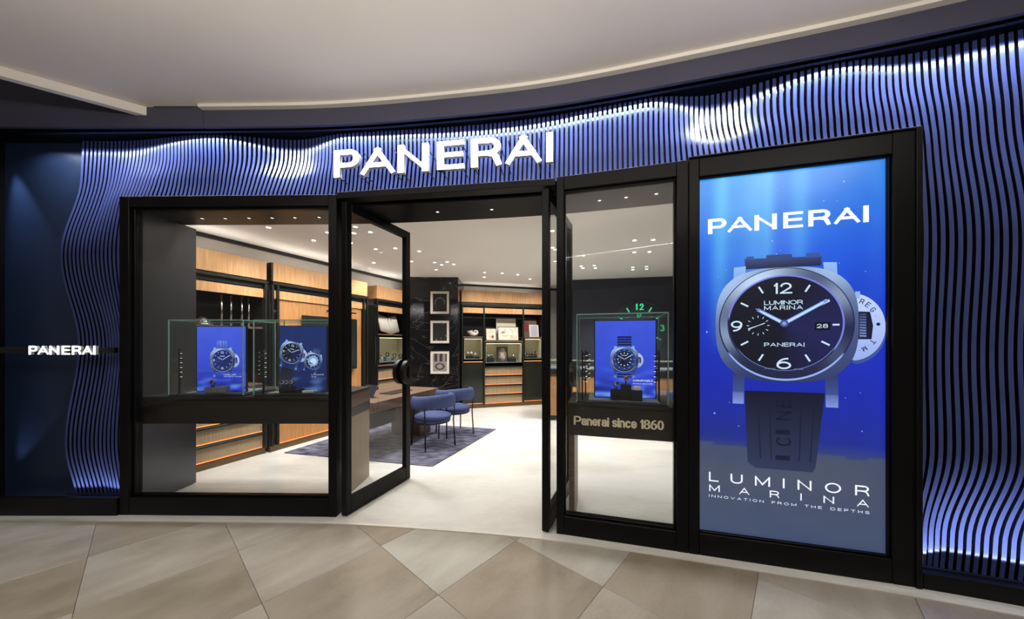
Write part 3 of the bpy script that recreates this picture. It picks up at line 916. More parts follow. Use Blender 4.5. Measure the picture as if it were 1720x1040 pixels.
def watch_art(A, strap=True, style='luminor', detail=True):
    """a wristwatch picture, centred on the dial; dial radius about 0.32"""
    cush = []
    for k in range(72):
        a = 2 * PI * k / 72; e = 2.9
        r = 1.0 / ((abs(math.cos(a)) / .397) ** e + (abs(math.sin(a)) / .378) ** e) ** (1 / e)
        cush.append((r * math.cos(a), r * math.sin(a) - .008))
    if strap:
        A.poly([(-.22, .37), (.205, .37), (.208, .43), (-.222, .44)], (24, 30, 62), (52, 70, 130))
        if detail:
            A.poly([(-.10, .425), (.05, .425), (.045, .455), (-.095, .457)], (46, 64, 122))
            A.poly([(-.215, .435), (-.17, .435), (-.168, .455), (-.212, .455)], (60, 82, 150))
            A.poly([(.12, .425), (.20, .425), (.20, .452), (.125, .455)], (60, 82, 150))
        A.poly([(-.205, -.93), (-.16, -.965), (.16, -.965), (.175, -.93), (.225, -.45), (-.222, -.45)], (40, 52, 84), (12, 18, 42))
        if detail:
            for x in (-.15, -.08, .10, .17):
                A.bar(x * .86, -.90, x, -.50, .0035, .0035, (18, 26, 52))
            for i, ch in enumerate('ICINE'):
                A.glyph(ch, -.045, .035, -.90 + i * .085, -.90 + i * .085 + (.03 if ch == 'I' else .065), (14, 20, 44), .0, 0) if ch == 'I' else A.glyph(ch, -.03, .03, -.905 + i * .085, -.905 + i * .085 + .085, (14, 20, 44), .0, PI / 2)
    for s in (-1, 1):
        A.poly([(s * .222, .30), (s * .292, .26), (s * .286, .385), (s * .215, .39)], (120, 160, 230), (150, 190, 245))
        A.poly([(s * .222, -.30), (s * .292, -.26), (s * .294, -.50), (s * .228, -.54)], (70, 90, 160), (30, 38, 80))
        A.poly([(s * .228, -.54), (s * .294, -.54), (s * .294, -.46), (s * .228, -.46)], (130, 150, 220), (90, 105, 170))
    if style != 'plain':
        # crown guard on the right
        g = [(.36, .19)] + [(.36 + .172 * math.cos(a), -.028 + .212 * math.sin(a)) for a in [PI / 2.15 - k * (2 * PI / 2.15) / 22 for k in range(23)]] + [(.36, -.23)]
        A.poly([(x + .004, z - .022) for x, z in g], (60, 80, 150), (80, 110, 190))
        A.poly(g, (150, 175, 240), (196, 214, 255))
        A.poly([(.375, .145), (.405, .150), (.405, .195), (.38, .195)], (150, 180, 240))
        A.poly([(.385, .07), (.455, .066), (.470, -.02), (.462, -.105), (.385, -.105)], (14, 20, 50))
        A.poly([(.402, .055), (.436, .055), (.436, -.095), (.402, -.095)], (120, 140, 200), (60, 74, 130))
        if detail:
            for k in range(9): A.bar(.402, .045 - k * .017, .436, .042 - k * .017, .003, .003, (24, 30, 64))
            A.ring(.495, -.012, 0, .010, lambda a: (18, 26, 60), 14)
            for i, ch in enumerate('REG.'):
                q = 1.16 - i * .26
                x, z = .36 + .135 * math.cos(q), -.02 + .165 * math.sin(q)
                w = .008 if ch == '.' else .022
                A.glyph(ch, x - w / 2, x + w / 2, z - (.004 if ch == '.' else .016), z + (.004 if ch == '.' else .016), (30, 44, 100), .01, q - PI / 2)
            for i, ch in enumerate('T.M.'):
                q = -.66 - i * .20
                x, z = .36 + .135 * math.cos(q), -.02 + .165 * math.sin(q)
                w = .008 if ch == '.' else .024
                A.glyph(ch, x - w / 2, x + w / 2, z - (.004 if ch == '.' else .015), z + (.004 if ch == '.' else .015), (30, 44, 100), .01, q - PI / 2)

    def metal(a):
        # polished cushion case: bright upper left, dark underside
        b = .5 + .5 * math.sin(a + .25)
        g = math.exp(-((math.degrees(a) % 360 - 140) / 42.0) ** 2) + .75 * math.exp(-((math.degrees(a) % 360 - 52) / 26.0) ** 2) + .35 * math.exp(-((math.degrees(a) % 360 - 205) / 22.0) ** 2)
        return tuple(int(k) for k in lerp3((26, 34, 78), (186, 218, 255), .10 + .34 * b + .55 * g))

    def bezel(a):
        q = math.degrees(a) % 360
        g = math.exp(-((q - 118) / 48.0) ** 2) + .6 * math.exp(-((q - 30) / 22.0) ** 2) + .55 * math.exp(-((q - 195) / 20.0) ** 2) + .22 * math.exp(-((q - 325) / 18.0) ** 2)
        return tuple(int(k) for k in lerp3((20, 24, 58), (200, 226, 255), .06 + .9 * g))
    n = len(cush)
    for i in range(n):      # cushion case, shaded by direction
        p, q = cush[i], cush[(i + 1) % n]
        a, b = math.atan2(p[1], p[0]), math.atan2(q[1], q[0])
        A.mb.flat([A.P(0, 0), A.P(*p), A.P(*q)], A.y, (A.C((70, 90, 165)), A.C(metal(a)), A.C(metal(b))))
    A.up()
    A.ring(0, -.004, 0, .378, lambda a: (150, 178, 240) if math.sin(a) < -.55 else (28, 36, 84), 72, .985)
    A.ring(0, 0, .316, .371, bezel, 72, .98)
    A.ring(0, 0, .316, .326, lambda a: (118, 128, 226) if math.cos(a - 1.2) > -.2 else (34, 40, 90), 72, .98)
    dialc = (14, 17, 34) if style != 'blue' else (24, 40, 120)
    A.ring(0, 0, 0, .314, lambda a: tuple(int(k) for k in lerp3(dialc, (34, 36, 96), max(0, math.cos(a + .3)) * .8)), 72, .98)
    W_ = (205, 228, 250)
    if style == 'sub':
        A.ring(0, 0, .235, .315, lambda a: (34, 56, 130), 60, .98)
        for k in range(12):
            a = k * PI / 6
            A.ring(.185 * math.cos(a), .185 * math.sin(a), 0, .018, lambda q: W_, 12)
            A.ring(.275 * math.cos(a), .275 * math.sin(a), 0, .014, lambda q: (150, 170, 220), 10)
    else:
        for k in range(12):
            a = PI / 2 - k * PI / 6
            if k in (0, 3, 6, 9): continue
            A.bar(.235 * math.cos(a), .235 * math.sin(a), .285 * math.cos(a), .285 * math.sin(a), .0055, .0055, W_)
        A.bar(.262, -.012, .298, -.012, .0055, .0055, W_)
        A.glyph('1', -.058, -.034, .196, .268, W_, .012); A.glyph('2', -.022, .046, .196, .268, W_, .012)
        A.glyph('6', -.042, .040, -.300, -.226, W_, .012); A.glyph('9', -.306, -.238, -.050, .022, W_, .012)
    if detail:
        A.text('LUMINOR', -.112, .104, .124, .028, W_, .02, 1.25)
        A.text('MARINA', -.112, .104, .090, .028, W_, .02, 1.25)
        A.text('PANERAI', -.112, .112, -.152, .026, W_, .02, 1.35)
        A.poly([(.168, -.045), (.250, -.045), (.250, .005), (.168, .005)], (6, 8, 18))
        A.glyph('2', .178, .206, -.032, -.006, W_, .02); A.glyph('8', .210, .238, -.032, -.006, W_, .02)
        for k in range(12):
            a = k * PI / 6
            A.bar(-.147 + .052 * math.cos(a), -.012 + .052 * math.sin(a), -.147 + .066 * math.cos(a), -.012 + .066 * math.sin(a), .002, .002, W_)
        A.bar(-.205, -.035, -.147, -.012, .004, .002, W_); A.bar(-.147, -.012, -.108, .004, .002, .003, W_)
        A.text('SWISS', -.11, -.05, -.302, .009, (130, 150, 190), .0, 1.2); A.text('MADE', .055, .105, -.302, .009, (130, 150, 190), .0, 1.2)
    else:
        A.bar(-.08, .115, .07, .115, .008, .008, W_)
        if style != 'plain': A.ring(-.147, -.012, .050, .055, lambda a: (120, 140, 200), 20)
    A.bar(0, 0, .233, .145, .012, .010, (130, 175, 240)); A.bar(.20, .124, .245, .152, .014, .001, (120, 160, 230)); A.bar(.02, .012, .215, .133, .005, .004, (210, 228, 255))
    A.bar(0, 0, -.150, .094, .012, .010, (130, 175, 240)); A.bar(-.12, .075, -.165, .103, .014, .001, (100, 130, 200)); A.bar(-.02, .012, -.14, .087, .005, .004, (210, 228, 255))
    A.ring(0, 0, 0, .024, lambda a: (70, 84, 150), 20); A.ring(0, 0, 0, .012, lambda a: (140, 160, 220), 16)


# ------------------------------------------------------------------ the big advertising screen
U0, U1, SZ0, SH = 1.013, 2.083, .162, 2.514
SW = U1 - U0
bs = empty('advertising_screen', AR, aR)
members(bs, [('frame_stile', .942, U0 - .006, 0, 2.81, 0, .14), ('frame_stile', U1 + .006, 2.207, 0, 2.81, 0, .14), ('frame_rail', U0 - .004, U1 + .004, 0, SZ0 - .006, .002, .14), ('frame_rail', U0 - .004, U1 + .004, SZ0 + SH + .006, 2.81, .002, .14),
             ('inner_bezel', U0 - .004, U0 + .004, SZ0 - .004, SZ0 + SH + .004, .02, .045), ('inner_bezel', U1 - .004, U1 + .004, SZ0 - .004, SZ0 + SH + .004, .02, .045),
             ('inner_bezel', U0 + .0045, U1 - .0045, SZ0 - .004, SZ0 + .004, .02, .045), ('inner_bezel', U0 + .0045, U1 - .0045, SZ0 + SH - .004, SZ0 + SH + .004, .02, .045),
             ('outer_reveal', 2.195, 2.225, 0, 2.825, -.012, .12), ('outer_reveal', .942, 2.194, 2.812, 2.825, -.012, .12)])
MB().box(U0, U1, .046, .10, SZ0, SZ0 + SH).build('panel_housing', M['black'], bs)


def sea(u, v):
    z = v * SH; x = u * SW
    base = ramp([(0, srgb(46, 62, 100)), (.16, srgb(58, 70, 96)), (.235, srgb(52, 66, 112)), (.27, srgb(26, 44, 140)), (.40, srgb(22, 40, 168)), (.60, srgb(24, 52, 196)), (.78, srgb(28, 98, 226)), (1.0, srgb(46, 146, 240))], v)
    edge = .255 - .02 * u + .012 * noise.noise(Vector((x * 3, 0, 1)))
    if v < edge:
        base = lerp3(base, srgb(72, 82, 104), .85 + .3 * noise.noise(Vector((x * 2, z * 6, 3))))
        base = lerp3(base, srgb(52, 70, 108), max(0, .5 - v * 3))
    else:
        rays = sum(w * math.exp(-((u - c + .05 * (1 - v)) / wd_) ** 2) for c, wd_, w in ((.14, .045, .9), (.20, .10, .4), (.35, .08, .75), (.41, .03, .5), (.58, .05, .6), (.97, .05, .15)))
        k = max(0, (v - .50) / .5) ** 1.1
        base = lerp3(base, srgb(96, 196, 250), rays * k * .85)
        side = max(0, (u - .6)) * .9 * (1 - abs(v - .72) * 1.2)
        base = lerp3(base, srgb(26, 48, 200), max(0, side))
    n = .06 * noise.noise(Vector((x * 9, z * 9, 5)))
    return tuple(max(0, c * (1 + n)) for c in base)


pic = grid_picture(SW, SH, 60, 140, sea)
pic.build('display_panel', M['screen'], bs, (U0, .045, SZ0))
A = Art(.519, 1.473, 1.03)
# suspended specks
for k in range(46):
    x = random.uniform(-.48, .5); z = random.uniform(-.75, .95); r = random.choice((.003, .003, .004, .006))
    A.ring(x, z, 0, r, lambda a: random.choice(((120, 170, 240), (150, 200, 250))), 8); A.y = -.001
A.up()
watch_art(A)
A.mb.build('watch_picture', M['screen'], bs, (U0, .0445, SZ0))
T = Art(0, 0, 1.0)
T.g = 1.15
for ch, a, b in LOGO:
    T.glyph(ch, .062 + a * .920, .062 + b * .920, 2.117, 2.225, (238, 246, 255), .075)
T.text('LUMINOR', .068, .985, .356, .066, (235, 240, 255), .004, 1.25)
T.text('MARINA', .070, .982, .285, .047, (235, 240, 255), .006, 1.3)
T.text('INNOVATION FROM THE DEPTHS', .068, .985, .243, .0175, (225, 232, 255), .012, 1.5, 1.1)
tl = T.mb.build('lettering', M['screen'], bs, (U0, .0435, SZ0)); tl['kind'] = 'stuff'
tag(bs, 'tall black framed screen showing a wristwatch under blue water', 'screen')

# ------------------------------------------------------------------ display plinths in the two windows
pA = empty('display_plinth', (-3.38, 2.955, 0), 0)
PW, PD, PZ = 1.775, .72, 1.015
MB().box(0, PW, 0, PD, .985, PZ, .003).build('top_board', M['dark_wood'], pA)
MB().box(.0, PW - .004, .012, .03, .765, .982, .002).build('drawer_front', M['dark_wood'], pA)
MB().box(.0, PW - .02, .032, PD - .01, .775, .982).build('carcass', M['dark_wood'], pA)
MB().box(PW - .018, PW - .001, .034, PD - .004, .855, .983, .001).build('end_panel', M['walnut'], pA)
MB().box(PW - .018, PW - .002, .034, PD - .004, .765, .853, .001).build('end_panel', M['dark_wood'], pA)
MB().box(PW - .05, PW - .006, .06, PD - .01, 0.004, .763, .003).build('leg_panel', M['tan_panel'], pA)
tag(pA, 'long dark wood plinth under the two glass cases', 'plinth')

pB = empty('display_plinth', AR, aR)
MB().box(.075, .94, .115, .74, .990, 1.016, .003).build('top_board', M['dark_wood'], pB)
MB().box(.08, .935, .122, .14, .755, .988, .002).build('drawer_front', M['dark_wood'], pB)
MB().box(.08, .93, .142, .73, .765, .988).build('carcass', M['dark_wood'], pB)
MB().box(.085, .13, .13, .60, 0.004, .753, .003).build('leg_panel', M['walnut'], pB)
lt = text_line(MB(), 'Panerai since 1860', .125, .80, .840, .072, .1205, 1.0, .042, None, .30)
lt = lt.build('lettering', M['letter_gold'], pB); lt['kind'] = 'stuff'; lt['label'] = 'champagne coloured lettering reading Panerai since 1860'
tag(pB, 'dark wood plinth with pale lettering in the narrow window', 'plinth')


# ------------------------------------------------------------------ glass cases
def glass_case(loc, rz, W, D, H, label):
    e = empty('glass_case', loc, rz); t = .006; b = .012
    MB().box(-.004, W + .004, -.004, D + .004, 0, b, .002).build('base_plate', M['black'], e)
    for nm, x0, x1, y0, y1 in (('front_pane', t, W - t, 0, t), ('back_pane', t, W - t, D - t, D), ('side_pane', 0, t, 0, D), ('side_pane', W - t, W, 0, D)):
        MB().box(x0, x1, y0, y1, b, H - t).build(nm, M['case_glass'], e)
    MB().box(0, W, 0, D, H - t, H).build('top_pane', M['case_glass'], e)
    g = .0040
    for x, y in ((0, 0), (W, 0), (0, D), (W, D)):
        MB().box(x - g, x + g, y - g, y + g, b, H + .001).build('glass_edge', M['glass_edge'], e)
    for x0, x1, y0, y1 in ((g, W - g, -g, g), (g, W - g, D - g, D + g), (-g, g, g, D - g), (W - g, W + g, g, D - g)):
        MB().box(x0, x1, y0, y1, H - g * 1.2, H + g).build('glass_edge', M['glass_edge'], e)
    # tray on the base
    MB().box(.09, W - .05, .05, D - .04, b, b + .012, .003).build('tray', M['grey_suede'], e)
    return tag(e, label, 'display case')


glass_case((-3.147, 2.975, PZ), 0, .683, .40, .70, 'left glass display case on the long dark plinth')
glass_case((-2.368, 2.975, PZ), 0, .693, .40, .70, 'right glass display case on the long dark plinth beside the door')
cR = Matrix.Rotation(aR, 4, 'Z')


def in_R(u, v, z=0.0):
    p = cR @ Vector((u, v, 0)); return (AR[0] + p.x, AR[1] + p.y, z)


glass_case(in_R(.150, .135, 1.016), aR, .682, .41, .72, 'glass display case on the lettered plinth in the narrow window')


# light poles with little lamp heads
def light_pole(loc, rz, H, label, n=6, d=1):
    e = empty('light_pole', loc, rz)
    MB().box(-.006, .006, -.006, .006, 0, H, .001).build('pole', M['black'], e)
    MB().box(-.018, .018, -.018, .018, 0, .004, .001).build('foot', M['black'], e)
    for k in range(n):
        z = H - .02 - k * (H * .62 / n)
        h = MB().tube([(0, 0, z), (.02 * d, -.012, z - .004), (.032 * d, -.016, z - .014)], [.006, .008, .011], 8).build('lamp_head', M['black'], e)
        MB().lathe([(.0085, -.001), (.0085, .0)], (.034 * d, -.018, z - .019), 8).build('lamp_lens', M['led_small'], h)
    return tag(e, label, 'light pole', 'light poles inside the glass cases')


for (x, y), dd, txt in (((-3.10, 3.025), 1, 'black pole of small lamps at the left edge of the left glass case'),
                    ((-2.52, 3.30), -1, 'black pole of small lamps at the right back of the left glass case'),
                    ((-2.318, 3.025), 1, 'black pole of small lamps at the left edge of the case by the door'),
                    ((-1.73, 3.30), -1, 'black pole of small lamps at the right back of the case by the door')):
    light_pole((x, y, PZ + .0245 if False else PZ + .012), 0, .42, txt, 6, dd)
for u, v, dd, txt in ((.190, .190, 1, 'black pole of small lamps at the left front of the case in the narrow window'), (.205, .49, 1, 'black pole of small lamps at the left back of the case in the narrow window'), (.795, .30, -1, 'black pole of small lamps at the right side of the case in the narrow window')):
    light_pole(in_R(u, v, 1.028), aR, .41, txt, 6, dd)


# screens inside the cases
def water(seed, c_top, c_bot, wave):
    def fn(u, v):
        base = lerp3(srgb(*c_bot), srgb(*c_top), v)
        n = noise.noise(Vector((u * 4 + seed, v * 9, seed)))
        if v < .40:
            m = noise.noise(Vector((u * 3.2 + seed * 2, v * 13, 2.0 + seed)))
            k = (.40 - v) / .40
            if m > .05: base = lerp3(base, srgb(120, 170, 250), min(.8, m * 2.0 * k * wave))
            else: base = lerp3(base, srgb(18, 22, 60), min(.85, -m * 2.2 * k * wave))
        return tuple(max(0, c * (1 + .12 * n)) for c in base)
    return fn


def case_screen(loc, rz, W, H, fn, label, art):
    e = empty('case_screen', loc, rz)
    MB().box(-.008, W + .008, .002, .022, 0, H + .012, .002).build('bezel', M['black'], e)
    grid_picture(W, H, 26, 40, fn).build('display_panel', M['screen'], e, (0, .0015, .004))
    for nm, a in art(W, H):
        o = a.mb.build(nm, M['screen'], e, (0, .0015, .004))
        o['kind'] = 'stuff' if nm == 'lettering' else ''
        if nm != 'lettering': del o['kind']
    MB().box(.05, W - .05, .022, .09, 0, .008, .002).build('foot', M['black'], e)
    return tag(e, label, 'screen')


def bubbles(A, cx, cz, n, w, h):
    for _ in range(n):
        A.ring(cx + random.gauss(0, w), cz + random.random() * h, 0, random.choice((.002, .003, .005)), lambda a: (190, 210, 255), 7); A.y = -.0008
    A.up()


def art_one(W, H):
    a = Art(W * .53, H * .49, .30); a.y = -.0005
    bubbles(a, .25, .1, 40, .10, .75); a.y = -.0016
    watch_art(a, False, 'blue', False)
    a.poly([(-.17, .39), (.15, .39), (.14, .60), (-.16, .60)], (70, 100, 220), (120, 150, 245))
    for x in (-.11, 0, .09): a.bar(x, .40, x, .60, .008, .008, (40, 60, 170))
    t = Art(0, 0, 1); t.text('LUMINOR', W * .55, W * .80, .155, .012, (235, 240, 255), .02, 1.2); t.text('CREATED FOR THE DEEP', W * .55, W * .92, .138, .008, (220, 230, 255), .02, 1.1)
    return [('watch_picture', a), ('lettering', t)]


def art_two(W, H):
    a = Art(W * .26, H * .60, .28); a.rot = -.22
    watch_art(a, False, 'luminor', False)
    a.poly([(-.2, -.55), (.2, -.55), (.22, -1.15), (-.22, -1.15)], (40, 44, 60), (18, 22, 40))
    b = Art(W * .72, H * .47, .21); b.rot = -.35; b.y = -.03 * 0 - .001
    b.poly([(-.18, .40), (.16, .40), (.15, .62), (-.17, .62)], (60, 90, 150), (30, 50, 100))
    watch_art(b, False, 'plain', False)
    b.ring(0, 0, 0, .235, lambda q: (130, 180, 235), 40); b.ring(.02, -.01, 0, .14, lambda q: (210, 235, 252), 30)
    b.bar(-.12, -.14, .04, -.10, .03, .01, (16, 24, 48))
    t = Art(0, 0, 1); t.text('LUMINOR', W * .68, W * .94, .155, .011, (235, 240, 255), .02, 1.2); t.text('DUE', W * .69, W * .78, .135, .009, (225, 232, 255), .02, 1.2)
    return [('watch_picture', a), ('watch_picture', b), ('lettering', t)]


def art_three(W, H):
    a = Art(W * .49, H * .50, .285); a.y = -.0005
    bubbles(a, .2, .3, 36, .13, .65); a.y = -.0016
    watch_art(a, False, 'sub', False)
    for k in range(4):
        a.poly([(-.2, .40 + k * .075), (.2, .40 + k * .075), (.2, .455 + k * .075), (-.2, .455 + k * .075)], (16, 26, 70))
    for k in range(2):
        a.poly([(-.2, -.47 - k * .075), (.2, -.47 - k * .075), (.2, -.42 - k * .075), (-.2, -.42 - k * .075)], (18, 30, 80))
    t = Art(0, 0, 1); t.text('SUBMERSIBLE', W * .63, W * .96, .138, .015, (240, 244, 255), .03, 1.1); t.text('MARINA MILITARE', W * .63, W * .95, .115, .010, (225, 232, 255), .03, 1.0)
    return [('watch_picture', a), ('lettering', t)]


case_screen((-2.987, 3.075, PZ + .0245), 0, .462, .615, water(1.0, (74, 100, 236), (34, 52, 190), .8), 'case screen with one blue watch and bubbles beside the left pole', art_one)
case_screen((-2.205, 3.075, PZ + .0245), 0, .446, .618, water(4.0, (26, 48, 110), (22, 34, 92), .35), 'case screen with two watches front and back beside the door', art_two)
p0 = in_R(.292, .30, 1.0405)
case_screen(p0, aR + .08, .485, .645, water(7.0, (66, 92, 232), (40, 66, 214), 1.1), 'case screen with a diving watch in the narrow window', art_three)


# ------------------------------------------------------------------ wristwatches on risers
def wristwatch(loc, rz, label, metal='steel', sc=1.0, strapm='rubber', group='watches on show', lean=0.9):
    e = empty('wristwatch', loc, rz)
    # strap: flattened loop standing on its edge; head tilted on top of the loop
    R = .030 * sc; pts = [(R * .92 * math.sin(q), .0, R + R * -math.cos(q)) for q in [2 * PI * k / 18 for k in range(18)]]
    pts = [(0, p[0], p[2]) for p in pts]
    MB().tube(pts, .010 * sc, 8, True, 0.35, up=Vector((1, 0, 0))).build('strap', M[strapm], e)
    c = Vector((0, -R * .78, R * 1.55)); nrm = Vector((0, -math.sin(lean), math.cos(lean)))
    rot = Vector((0, 0, 1)).rotation_difference(nrm).to_matrix()
    def tilted(prof, off, name, mat, n=20, parent=e):
        m = MB().lathe(prof, n=n)
        m.v = [tuple(c + rot @ (Vector(v) + Vector((0, 0, off)))) for v in m.v]
        return m.build(name, M[mat], parent)
    k = sc
    tilted([(.018 * k, 0), (.021 * k, .002), (.021 * k, .007 * k), (.0185 * k, .010 * k), (.0165 * k, .0095 * k)], 0, 'case', metal)
    tilted([(.0163 * k, 0), (.0163 * k, .0004)], .0097 * k, 'dial', 'dial')
    m = MB().lathe([(.003 * k, 0), (.004 * k, .006 * k)], n=8)
    m.v = [tuple(c + rot @ (Matrix.Rotation(PI / 2, 3, 'Y') @ Vector(v) + Vector((.021 * k, 0, .005 * k)))) for v in m.v]
    m.build('crown', M[metal], e)
    return tag(e, label, 'watch', group)


def riser(loc, rz, sx_, sy_, h, mat, label, group=None):
    o = MB().box(-sx_ / 2, sx_ / 2, -sy_ / 2, sy_ / 2, 0, h, .003).build('watch_riser', M[mat], None, loc, rz)
    return tag(o, label, 'riser', group)


zb = PZ + .0245
riser((-2.80, 3.04, zb), .0, .12, .05, .05, 'grey_suede', 'grey suede block in front of the blue watch screen')
riser((-2.70, 3.04, zb), .0, .075, .055, .06, 'grey_suede', 'taller grey suede block in front of the blue watch screen')
wristwatch((-2.80, 3.04, zb + .0505), .4, 'watch on the lower grey block in the left glass case', 'gold', 1.0)
riser((-2.10, 3.037, zb), .0, .13, .05, .055, 'black_fabric', 'black suede block in the case by the door')
riser((-1.995, 3.04, zb), .0, .07, .05, .035, 'black_fabric', 'low black suede block in the case by the door')
for dx, mt in ((-.045, 'steel'), (-.005, 'steel'), (.04, 'gold')):
    wristwatch((-2.10 + dx, 3.04, zb + .0555), .2, {-.045: 'leftmost watch on the black block by the door', -.005: 'middle watch on the black block by the door', .04: 'rose gold watch on the black block by the door'}[dx], mt, .85)
# loose papers / shells of light material in front of the screen: cushions
riser((-1.895, 3.035, zb), .1, .11, .05, .022, 'paper', 'low pale cushion in front of the two watch screen')
zr = 1.0405
for u, v, w, h, mt, txt in ((.455, .215, .082, .085, 'black_fabric', 'left black step of the riser in the narrow window'), (.535, .235, .080, .125, 'black_fabric', 'tall middle black step of the riser in the narrow window'), (.615, .215, .082, .085, 'black_fabric', 'right black step of the riser in the narrow window')):
    riser(in_R(u, v, zr), aR, w, .06, h, mt, txt)
wristwatch(in_R(.455, .215, zr + .0855), aR + .3, 'steel watch on the left step in the narrow window', 'steel', 1.0)
wristwatch(in_R(.535, .235, zr + .1255), aR, 'gold watch on the tall step in the narrow window', 'gold', 1.0)
riser(in_R(.615, .215, zr + .0855), aR, .055, .045, .03, 'paper', 'white cushion on the right step in the narrow window')


# ------------------------------------------------------------------ oak and metal wall cabinets
CO = Vector((-3.654, 3.75)); ca = math.atan2(1.0, .43)


def cab_root(name, s, label, off=0.0):
    dx = Vector((math.cos(ca), math.sin(ca))); dn = Vector((-dx.y, dx.x))
    p = CO + dx * s + dn * off
    e = empty(name, (p.x, p.y, 0), ca)
    return tag(e, label, 'cabinet')


def upper(e, x0, x1, D, zt, posts, z_top=(2.36, 2.61), z_rail=(2.25, 2.345), z_strip=(2.12, 2.235), niche=True):
    MB().box(x0, x1, -.03, D, z_top[0], z_top[1], .002).build('oak_fascia', M['oak'], e)
    MB().box(x0 - .01, x1 + .01, -.05, .02, z_rail[1] - .035, z_rail[1], .002).build('metal_rail', M['green_metal'], e)
    MB().box(x0, x1, .0, .05, z_rail[0], z_rail[1] - .04).build('shadow_recess', M['black'], e)
    for p in posts:
        MB().box(p - .014, p + .014, -.045, -.012, .09, z_rail[1] - .037, .002).build('metal_post', M['green_metal'], e)
    prev = None
    for a, b in zip(posts[:-1], posts[1:]):
        MB().box(a + .016, b - .016, -.012, .012, z_strip[0], z_strip[1], .001).build('oak_strip', M['oak'], e)


def drawer(e, x0, x1, z0, z1, y=0.0):
    d = MB().box(x0, x1, y, y + .03, z0 + .012, z1 - .03, .001).build('drawer', M['ribbed'], e)
    MB().box(x0, x1, y - .028, y + .03, z1 - .028, z1, .002).build('metal_rail', M['green_metal'], d)
    MB().box(x0 + .01, x1 - .01, y - .010, y - .001, z0 + .006, z0 + .014).build('led_line', M['amber_led'], d)


def showcase(e, x0, x1, z0, z1, D, y=-.02):
    s = MB().box(x0, x1, D - .02, D - .005, z0, z1).build('showcase', M['showcase'], e)
    MB().box(x0, x0 + .006, y, D - .021, z0, z1).build('lining_side', M['showcase'], s)
    MB().box(x1 - .006, x1, y, D - .021, z0, z1).build('lining_side', M['showcase'], s)
    MB().box(x0 + .007, x1 - .007, y, D - .021, z1 - .008, z1).build('lining_top', M['showcase'], s)
    MB().box(x0 + .007, x1 - .007, y, D - .021, z0, z0 + .012).build('lining_floor', M['grey_suede'], s)
    MB().box(x0 + .02, x1 - .02, y + .03, y + .055, z1 - .013, z1 - .0085).build('led_line', M['warm_led'], s)
    f = .012
    for a, b, c, d in ((x0 - f, x0, z0 - f, z1 + f), (x1, x1 + f, z0 - f, z1 + f), (x0, x1, z0 - f, z0), (x0, x1, z1, z1 + f)):
        MB().box(a, b, y - .006, y + .02, c, d, .001).build('frame_member', M['green_metal'], s)
    MB().box(x0, x1, y - .002, y + .001, z0, z1).build('glass_front', M['case_glass'], s)
    return s


def carcass(e, x0, x1, D, z0=.09, z1=2.24, back='black'):
    MB().box(x0, x0 + .02, .02, D, z0, z1).build('side_panel', M['dark_wood'], e)
    MB().box(x1 - .02, x1, .02, D, z0, z1).build('side_panel', M['dark_wood'], e)
    MB().box(x0 + .021, x1 - .021, D - .004, D, z0, z1).build('back_panel', M[back], e)
    MB().box(x0, x1, .0, D, 0.004, .085, .002).build('toe_kick', M['bronze'], e)


# first cabinet: drawers below, dark niche above
CD = .40
c1 = cab_root('wall_cabinet', 0, 'oak topped wall cabinet with ribbed lit drawers behind the left glass case')
carcass(c1, -.40, .735, CD)
upper(c1, -.40, .735, CD, 2.6, (-.385, .72))
for k in range(4): drawer(c1, -.365, .70, .09 + k * .212, .09 + (k + 1) * .212 - .006)
MB().box(-.37, .70, -.01, CD - .01, .94, .965, .002).build('shelf', M['walnut'], c1)
MB().box(-.37, .70, -.01, CD - .01, 1.695, 1.72, .002).build('shelf', M['walnut'], c1)
for x in (.30, .40, .52, .60):
    MB().tube([(x, .12, 1.722), (x, .12, 2.115)], .012, 8).build('steel_rod', M['steel'], c1)
MB().box(-.37, -.02, .30, .33, 1.722, 2.117).build('wood_panel', M['walnut'], c1)
# second cabinet: tall honey oak panel
c2 = cab_root('wall_cabinet', 0, 'tall oak panelled wall cabinet behind the case beside the door', -.03)
carcass(c2, .775, 2.41, CD, back='oak_h')
upper(c2, .80, 2.41, CD, 2.6, (.79, .86, 2.33, 2.40))
MB().box(.88, 2.31, .01, .03, .10, 2.115, .001).build('oak_panel', M['oak_h'], c2)
MB().box(.775, .799, -.03, CD - .01, 2.36, 2.61, .001).build('side_panel', M['green_metal'], c2)
MB().box(.88, 2.31, -.006, .008, .092, .100).build('led_line', M['amber_led'], c2)
# third cabinet
c3 = cab_root('wall_cabinet', 0, 'oak topped wall cabinet with a lit showcase left of the marble pier')
carcass(c3, 2.66, 3.62, CD)
upper(c3, 2.66, 3.62, CD, 2.6, (2.67, 3.61))
showcase(c3, 2.73, 3.55, 1.13, 1.62, .30)
MB().box(2.70, 3.58, -.01, CD - .01, 1.66, 1.685, .002).build('shelf', M['walnut'], c3)
MB().box(2.70, 3.58, -.01, CD - .01, 1.05, 1.09, .002).build('shelf', M['walnut'], c3)
for k in range(4): drawer(c3, 2.70, 3.58, .09 + k * .235, .09 + (k + 1) * .235 - .006)
for x in (3.10, 3.18):
    MB().tube([(x, .12, 1.687), (x, .12, 2.115)], .008, 8).build('steel_rod', M['steel'], c3)


def on_cab(x, y, z):
    p = Matrix.Rotation(ca, 3, 'Z') @ Vector((x, y, 0)); return (CO.x + p.x, CO.y + p.y, z)


